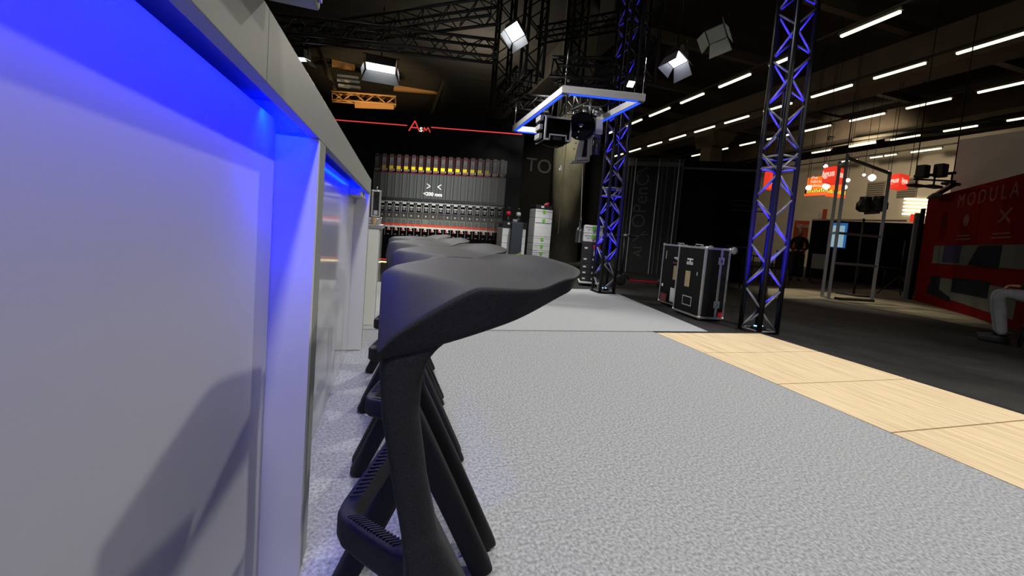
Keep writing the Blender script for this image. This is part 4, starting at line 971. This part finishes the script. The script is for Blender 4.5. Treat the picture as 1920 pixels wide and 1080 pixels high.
def head(parent, c, fdir, m_skin, m_hair, k=1.0):
    f = V(fdir).normalized(); r = f.cross(V((0, 0, 1))).normalized(); u = V((0, 0, 1)); c = V(c)
    mb = MB(); rings = 14; seg = 20; vs = []; fs = []
    for i in range(rings+1):
        th = math.pi*i/rings; z_ = math.cos(th)*.118*k
        for j in range(seg):
            a = 2*math.pi*j/seg; rr = math.sin(th)
            x = math.cos(a)*rr*.092*k; y = math.sin(a)*rr*.074*k
            if z_ < 0: x *= 1-.10*(-z_/.118/k); y *= 1-.28*(-z_/.118/k)
            if math.cos(a) > .9 and -.045*k < z_ < .02*k: x += .016*k*(1-abs(z_+.022*k)/(.04*k)) if abs(z_+.022*k) < .04*k else 0
            vs.append(c+f*x+r*y+u*z_)
    for i in range(rings):
        for j in range(seg):
            j2 = (j+1) % seg; fs.append((i*seg+j, (i+1)*seg+j, (i+1)*seg+j2, i*seg+j2))
    mb.add(vs, fs, True); h = mb.build('head', m_skin, parent)
    mb = MB()
    for s_ in (-1, 1): mb.lathe(c+r*s_*.072*k-f*.005, [(.006, -.026*k), (.012, -.012*k), (.013, .01*k), (.006, .026*k)], 8)
    mb.build('ears', m_skin, h)
    mb = MB()
    for s_ in (-1, 1): mb.lathe(c+f*.083*k+r*s_*.030*k+u*.012*k, [(.003, -.008), (.009, -.004), (.009, .004), (.003, .008)], 8, f)
    mb.build('eyes', m_hair, h)
    MB().bar(c+f*.079*k-r*.02*k-u*.062*k, c+f*.079*k+r*.02*k-u*.062*k, .008, .006).build('mouth', M['redsticker'], h)
    mb = MB(); vs = []; fs = []
    for i in range(8):
        th = math.pi*.56*i/7
        for j in range(seg):
            a = 2*math.pi*j/seg; lim = th*(.72 if math.cos(a) > .3 else 1.0)
            rr = math.sin(lim); z_ = math.cos(lim)*.128*k
            vs.append(c+f*(math.cos(a)*rr*.101*k-.004)+r*math.sin(a)*rr*.084*k+u*z_)
    for i in range(7):
        for j in range(seg):
            j2 = (j+1) % seg; fs.append((i*seg+j, (i+1)*seg+j, (i+1)*seg+j2, i*seg+j2))
    mb.add(vs, fs, True); mb.build('hair', m_hair, h)
    return h
# seated visitor at the right edge
kn = V((7.370, 3.111, 0.598)); rgt = V((.40, -.915, 0)); frw = -rgt; lat = V((-.915, -.40, 0))     # faces to the left of the view; lat points to the camera
pr_ = thing('person', (kn.x+rgt.x*.42, kn.y+rgt.y*.42, HF), 'seated person in dark pullover and grey trousers with hands in lap, at the right edge', 'person')
hip = kn+rgt*.44+V((0, 0, -.03)); vs = []; es = []; rs = []
tv = [hip, hip+V((0, 0, .14)), hip+V((0, 0, .32))+frw*.01, hip+V((0, 0, .46))+frw*.03, hip+V((0, 0, .55))+frw*.04]
vs += tv; es += [(0, 1), (1, 2), (2, 3), (3, 4)]; rs += [(.15, .13), (.15, .12), (.165, .125), (.12, .08), (.055, .055)]
hands = []
for s_ in (-1, 1):
    b = len(vs); shd = tv[3]+lat*.175*s_+V((0, 0, -.03)); el = shd+V((0, 0, -.26))+lat*.05*s_+frw*.03; wr = hip+frw*.27+lat*.05*s_+V((0, 0, .13))
    vs += [shd, el, wr]; es += [(3, b), (b, b+1), (b+1, b+2)]; rs += [.068, .052, .036]; hands.append((wr, s_))
skin_body('pullover', vs, es, rs, M['pullover'], pr_)
vs = [hip+V((0, 0, .02))]; es = []; rs = [(.16, .13)]; feet = []
for s_ in (-1, 1):
    b = len(vs); h0 = hip+lat*.09*s_; k0 = kn+lat*.13*s_+(frw*.0 if s_ > 0 else frw*.02); an = V((k0.x+rgt.x*.08, k0.y+rgt.y*.08, HF+.10))
    vs += [h0, k0, k0+(an-k0)*.5, an]; es += [(0, b), (b, b+1), (b+1, b+2), (b+2, b+3)]; rs += [.095, .072, .062, .052]; feet.append(an)
skin_body('trousers', vs, es, rs, M['trousers'], pr_)
for an in feet:
    MB().rsweep([an+V((0, 0, -.05))-frw*.07, an+V((0, 0, -.05))+frw*.06, an+V((0, 0, -.065))+frw*.19], [.085, .09, .07], [.09, .09, .055], lat).build('shoe', M['shoe'], pr_)
for wr, s_ in hands: add_hand(pr_, wr, frw*.8-lat*s_*.6, lat*-s_*.8+frw*-.6 if s_ > 0 else lat, (0, 0, 1), M['skin'])
MB().cyl(tv[4]-V((0, 0, .03)), tv[4]+V((0, 0, .07)), .052, 14).build('neck', M['skin'], pr_)
head(pr_, tv[4]+V((0, 0, .18))+frw*.02, frw+V((0, 0, -.0)), M['skin'], M['hair'])
ch = thing('chair', (hip.x, hip.y, HF), 'black chair under the seated person at the right edge', 'chair')
sz_ = hip.z-.125
MB().cbox((hip.x, hip.y, sz_-.02), .42, .42, .03, .4).build('seat', M['darkplastic'], ch, .008)
for a_ in (-.17, .17):
    for b_ in (-.17, .17):
        p = V((hip.x, hip.y, sz_-.036))+frw*a_+lat*b_
        MB().tube([p, V((p.x, p.y, HF))+frw*a_*.25], .014, 8).build('leg', M['darkplastic'], ch)
MB().frame(V((hip.x, hip.y, sz_+.15))+rgt*.20-lat*.2, lat*.4, rgt*.02, V((0, 0, .32))).build('backrest', M['darkplastic'], ch, .006)
for b_ in (-.17, .17): MB().tube([V((hip.x, hip.y, sz_-.03))+rgt*.19+lat*b_, V((hip.x, hip.y, sz_+.17))+rgt*.205+lat*b_], .012, 8).build('back_post', M['darkplastic'], ch)

# distant visitor in dark clothes by the orange panel
pd = V((13.364, 10.508, 1.000)); pd.z = HF
pr2 = thing('person', tuple(pd), 'distant person in dark clothes standing in front of the orange booth panel', 'person')
toC = V((-pd.x, -pd.y, 0)).normalized(); la = V((-toC.y, toC.x, 0)); up = V((0, 0, 1))
vs = [pd+up*.93, pd+up*1.12, pd+up*1.33, pd+up*1.46, pd+up*1.54]; es = [(0, 1), (1, 2), (2, 3), (3, 4)]; rs = [(.15, .11), (.14, .10), (.17, .11), (.12, .08), (.055, .055)]
for s_ in (-1, 1):
    b = len(vs); vs += [pd+up*1.41+la*.19*s_, pd+up*1.14+la*.25*s_, pd+up*1.05+la*.12*s_+V((toC.x*.24, toC.y*.24, .0))]
    es += [(3, b), (b, b+1), (b+1, b+2)]; rs += [.065, .05, .036]
for s_ in (-1, 1):
    b = len(vs); vs += [pd+up*.88+la*.09*s_, pd+up*.48+la*.10*s_, pd+up*.10+la*.11*s_]; es += [(0, b), (b, b+1), (b+1, b+2)]; rs += [.09, .062, .045]
skin_body('body', vs, es, rs, M['pullover'], pr2)
for s_ in (-1, 1):
    a_ = pd+up*.045+la*.11*s_; MB().rsweep([a_-toC*.07, a_+toC*.06, a_+toC*.18-up*.01], [.085, .09, .07], [.09, .085, .06], la).build('shoe', M['shoe'], pr2)
    w_ = pd+up*1.05+la*.12*s_+V((toC.x*.24, toC.y*.24, 0)); add_hand(pr2, w_, toC-la*s_*.4, la*-s_, up, M['skin'])
head(pr2, pd+up*1.66+toC*.02, toC+la*.5, M['skin'], M['hair'])

# dark furniture in the far hall
def table(p, w, dpt, h, rot, label):
    p = V(p); p.z = HF; t = thing('table', tuple(p), label, 'table', 'dark tables in the far hall')
    R = Matrix.Rotation(rot, 3, 'Z')
    MB().cbox(p+V((0, 0, h-.02)), w, dpt, .04, rot).build('tabletop', M['black2'], t)
    for sx in (-1, 1):
        for sy in (-1, 1):
            q = p+R@V((sx*(w/2-.05), sy*(dpt/2-.05), 0)); MB().tube([q, q+V((0, 0, h-.041))], .02, 6).build('leg', M['black2'], t)
def chair(p, rot, label, back='black2'):
    p = V(p); p.z = HF; t = thing('chair', tuple(p), label, 'chair', 'dark chairs in the far hall'); R = Matrix.Rotation(rot, 3, 'Z')
    MB().cbox(p+V((0, 0, .45)), .44, .44, .04, rot).build('seat', M['black2'], t)
    q = p+R@V((0, .21, .72)); MB().cbox(q, .44, .03, .5, rot).build('backrest', M[back], t)
    for sx in (-1, 1):
        for sy in (-1, 1):
            q = p+R@V((sx*.19, sy*.19, 0)); MB().tube([q, q+V((0, 0, .43))], .012, 6).build('leg', M['black2'], t)
    return t
table((12.061, 10.514, 0.736), 1.6, .7, .75, .9, 'dark table behind the nearer truss tower')
table((7.569, 7.421, 0.718), .9, .5, .98, .9, 'dark high table beside the end of the black booth wall')
table((15.783, 9.458, 1.048), 2.0, .6, .72, .9, 'long dark table in front of the black partition, left of the red booth')
chair((14.130, 10.324, 0.876), 2.3, 'chair with a grey backrest in front of the black partition', 'wallgrey')
chair((10.358, 9.419, 0.722), .4, 'dark chair left of the table behind the nearer truss tower')
chair((10.771, 8.943, 0.787), 2.6, 'dark chair right of the table behind the nearer truss tower')
st_ = thing('light_stand', (13.069, 7.361, 0.696), 'dark tripod stand on the floor left of the red booth wall', 'stand')
sp_ = V((13.069, 7.361, 0.696)); sp_.z = HF
MB().tube([sp_+V((0, 0, .5)), sp_+V((0, 0, 1.5))], .02, 6).build('pole', M['darkplastic'], st_)
for k in range(3):
    a_ = k*2.1+.4; MB().tube([sp_+V((math.cos(a_)*.45, math.sin(a_)*.45, .012)), sp_+V((0, 0, .55))], .015, 6).build('leg', M['darkplastic'], st_)
# white notice and red notice on top of the partition
tag(MB().frame(V((16.110, 12.020, 2.311)), V((16.170, 11.939, 2.316))-V((16.110, 12.020, 2.311)), V((.03, .03, 0)), V((0, 0, .30))).build('notice', M['purewhite']), 'small white upright notice on top of the partition beside the orange panel', 'notice')
tag(MB().frame(V((16.180, 11.926, 2.317)), V((16.259, 11.818, 2.323))-V((16.180, 11.926, 2.317)), V((.03, .03, 0)), V((0, 0, .42))).build('notice', M['orangepanel']), 'small orange upright notice on top of the partition next to the white one', 'notice')
tag(MB().frame(V((17.271, 9.683, 2.324)), V((17.355, 9.532, 2.313))-V((17.271, 9.683, 2.324)), V((.03, .03, 0)), V((0, 0, .28))).build('notice', M['signred']), 'red square notice under the stacked white light bars', 'notice')

# ---------------------------------------------------------------- hall ceiling
rows = [(11.55, 7.0, [((11.894, 7.284, 7.000), (11.813, 8.649, 7.000)), ((11.895, 10.105, 7.000), (11.834, 10.867, 7.000)), ((11.820, 11.638, 7.000), (11.839, 13.039, 7.000)), ((11.832, 13.855, 7.000), (11.757, 15.202, 7.000)), ((11.734, 15.946, 7.000), (11.732, 17.442, 7.000)), ((11.702, 18.104, 7.000), (11.685, 19.533, 7.000)), ((11.682, 20.730, 7.000), (11.646, 21.624, 7.000))], 'nearest the stage'),
        (15.2, 7.0, [((15.714, 6.290, 7.000), (15.731, 8.001, 7.000)), ((15.687, 8.715, 7.000), (15.674, 10.092, 7.000)), ((15.561, 10.776, 7.000), (15.655, 12.216, 7.000)), ((15.655, 13.041, 7.000), (15.635, 14.321, 7.000)), ((15.642, 15.122, 7.000), (15.620, 16.512, 7.000)), ((15.579, 17.183, 7.000), (15.597, 18.587, 7.000)), ((15.579, 19.307, 7.000), (15.513, 20.664, 7.000)), ((15.522, 21.412, 7.000), (15.488, 22.805, 7.000)), ((15.452, 23.623, 7.000), (15.407, 24.936, 7.000)), ((15.375, 25.764, 7.000), (15.332, 27.153, 7.000)), ((15.388, 28.033, 7.000), (15.373, 29.175, 7.000)), ((15.388, 29.909, 7.000), (15.361, 31.266, 7.000))], 'in the second row from the stage'),
        (19.2, 7.0, [((19.665, 7.864, 7.000), (19.716, 9.368, 7.000)), ((19.721, 10.082, 7.000), (19.721, 11.419, 7.000)), ((19.670, 12.166, 7.000), (19.655, 13.496, 7.000)), ((19.694, 14.319, 7.000), (19.680, 15.628, 7.000)), ((19.717, 16.384, 7.000), (19.629, 17.664, 7.000)), ((19.633, 18.442, 7.000), (19.703, 19.486, 7.000)), ((19.588, 20.397, 7.000), (19.542, 21.723, 7.000)), ((19.464, 22.426, 7.000), (19.539, 23.501, 7.000)), ((19.418, 26.470, 7.000), (19.405, 27.825, 7.000))], 'in the third row from the stage'),
        (23.7, 7.0, [((24.052, 9.668, 7.000), (24.337, 10.542, 7.000)), ((24.346, 11.421, 7.000), (24.329, 12.529, 7.000)), ((24.398, 13.393, 7.000), (24.357, 14.566, 7.000)), ((24.236, 15.242, 7.000), (24.255, 16.502, 7.000)), ((24.325, 17.503, 7.000), (24.316, 18.565, 7.000)), ((24.007, 23.187, 7.000), (24.023, 24.321, 7.000))], 'in the fourth row from the stage'),
        (27.1, 7.0, [((27.797, 14.319, 7.000), (27.831, 15.597, 7.000)), ((27.796, 16.289, 7.000), (27.855, 16.839, 7.000)), ((27.816, 16.975, 7.000), (27.838, 17.591, 7.000)), ((27.900, 18.320, 7.000), (27.932, 18.641, 7.000)), ((27.890, 18.798, 7.000), (27.942, 19.238, 7.000))], 'in the farthest row over the booths')]
ordn = ['first', 'second', 'third', 'fourth', 'fifth', 'sixth', 'seventh', 'eighth', 'ninth', 'tenth', 'eleventh', 'twelfth']
for X_, Zr, segs, rn in rows:
    for k, (a, b) in enumerate(segs):
        t = thing('ceiling_tube', (X_, (a[1]+b[1])/2, Zr), 'lit ceiling tube %s, %s counted from the right' % (rn, ordn[k]), 'ceiling light', 'rows of lit ceiling tubes')
        box((X_-.04, min(a[1], b[1]), Zr-.03), (X_+.04, max(a[1], b[1]), Zr+.03)).build('tube', M['tube'], t)
        box((X_-.06, min(a[1], b[1])-.05, Zr+.031), (X_+.06, max(a[1], b[1])+.05, Zr+.10)).build('housing', M['duct'], t)
    o = box((X_-.04, 2, Zr+.13), (X_+.04, 38, Zr+.19)).build('light_rail', M['ceiling']); tag(o, 'dark rail carrying the ceiling tubes %s' % rn, 'rail')
structure('trim_1', box((16.6, -6, 7.35), (17.8, 39.8, 8.6)), M['beam'])
structure('trim_2', box((6.5, -6, 8.3), (7.6, 39.8, 9.39)), M['ceiling'])
structure('trim_3', box((24.8, -6, 7.8), (25.6, 39.8, 9.0)), M['beam'])
hc_ = thing('column', (16.3, 23.2, HF), 'far square concrete column under the long brown ceiling beam', 'column')
box((16.9, 19.2, HF), (17.7, 20.0, 6.6)).build('shaft', M['beam'], hc_)
MB().prism([(16.4, 18.6, 7.34), (18.1, 18.6, 7.34), (17.7, 18.9, 6.601), (16.9, 18.9, 6.601)], (0, 1.5, 0)).build('capital', M['beam'], hc_)
for k, y_ in enumerate((6, 10, 14, 18, 22, 27, 32)):
    structure('trim_%d' % (k+4), box((7.7, y_, 8.75), (29.5, y_+.25, 9.1)), M['duct'])
for k, (a, b, r) in enumerate((((24.836, 18.501, 8.000), (25.505, 16.510, 8.000), .15), ((24.681, 11.449, 7.400), (23.848, 16.448, 7.400), .10), ((26.372, 11.277, 8.200), (27.095, 15.943, 8.200), .14), ((25.425, 10.791, 7.200), (24.226, 15.141, 7.200), .08))):
    tag(MB().tube([a, b], r, 10).build('ceiling_duct', M['duct']), 'round ceiling duct %s' % ('left of the far booths', 'running above the far booths', 'highest at the right edge', 'lowest at the right edge, above the grey partition')[k], 'duct')
# warm lit steelwork behind the display wall
mbs = [((-3.521, 23.740, 7.323), (-0.483, 23.995, 7.624)), ]
wt = truss_span('roof_truss', (-3.671, 23.718, 7.235), (-0.423, 23.996, 7.575), .42, 'warm lit lattice truss in the hall roof above the display wall', 'truss', None, mchord='warmlitsteel', mlat='warmlitsteel', pitch=1.1, rc=.05, rl=.035)
for nm, a, b, w, h, m, lb in (('roof_beam', (-2.534, 23.866, 7.018), (-0.521, 23.994, 7.295), .25, .30, 'warmlitsteel', 'warm lit roof beam just below the lattice truss'),
        ('roof_beam', (-0.475, 25.996, 9.991), (2.386, 25.890, 10.133), .3, .35, 'warmlitsteel', 'warm lit roof beam right of the wide stage lamp'),
        ('roof_beam', (-3.906, 24.693, 9.317), (-2.746, 24.849, 9.394), .3, .5, 'warmlitsteel', 'warm lit roof beam left of the wide stage lamp'),
        ('roof_pipe', (2.350, 21.874, 9.904), (1.930, 29.938, 8.708), .16, .16, 'duct', 'grey slanting roof pipe above the red lettering'),
        ('roof_pipe', (-3.808, 21.668, 8.358), (-3.704, 25.735, 7.884), .12, .12, 'duct', 'grey slanting roof pipe at the far left above the counter')):
    tag(MB().bar(a, b, w, h).build(nm, M[m]), lb, 'beam')
tag(MB().prism([(-0.560, 26.994, 9.840), (2.266, 26.905, 10.122), (2.217, 26.909, 9.342), (-0.645, 26.992, 9.106)], (0, .3, 0)).build('roof_panel', M['warmlitsteel']), 'warm lit roof panel right of the wide stage lamp', 'roof panel')
tag(MB().prism([(-4.241, 26.665, 10.479), (-3.083, 26.823, 10.613), (-3.004, 26.832, 10.224), (-4.138, 26.681, 10.105)], (0, .3, 0)).build('roof_panel', M['warmlitsteel']), 'warm lit roof panel at the left above the lattice truss', 'roof panel')
for k in range(5):
    a, b = (((-3.609, 24.738, 8.644), (-2.518, 24.873, 8.743)), ((-3.599, 24.740, 8.416), (-2.451, 24.880, 8.522)), ((-3.532, 24.749, 8.142), (-2.380, 24.886, 8.242)), ((-3.336, 23.767, 9.962), (-2.765, 23.840, 10.025)), ((-3.325, 23.768, 9.745), (-2.754, 23.841, 9.805)))[k]
    tag(MB().bar(a, b, .2, .12).build('roof_slat', M['wallgrey']), ('grey roof slat, highest of three left of the wide lamp', 'grey roof slat, middle of three left of the wide lamp', 'grey roof slat, lowest of three left of the wide lamp', 'upper grey roof slat at the top left', 'lower grey roof slat at the top left')[k], 'roof slat', 'grey roof slats')
spot('hall_roof_lamp', (-1.205, 20.965, 3.009), (-1.561, 24.951, 8.405), 1300, 1.1, .8, .3, (1, .72, .40))
spot('far_booth_light', (22.5, 15.5, 6.8), (29.000, 18.307, 5.208), 1350, 2.4, .8, .3, (1, .84, .62))
spot('far_floor_light', (9.3, 8.8, 6.0), (9.305, 6.357, -0.030), 1300, .62, .7, .3, (1, .88, .68))

for r in ROOTS:
    if '_o' in r: del r['_o']
for o in list(bpy.data.objects):
    if '_o' in o: del o['_o']
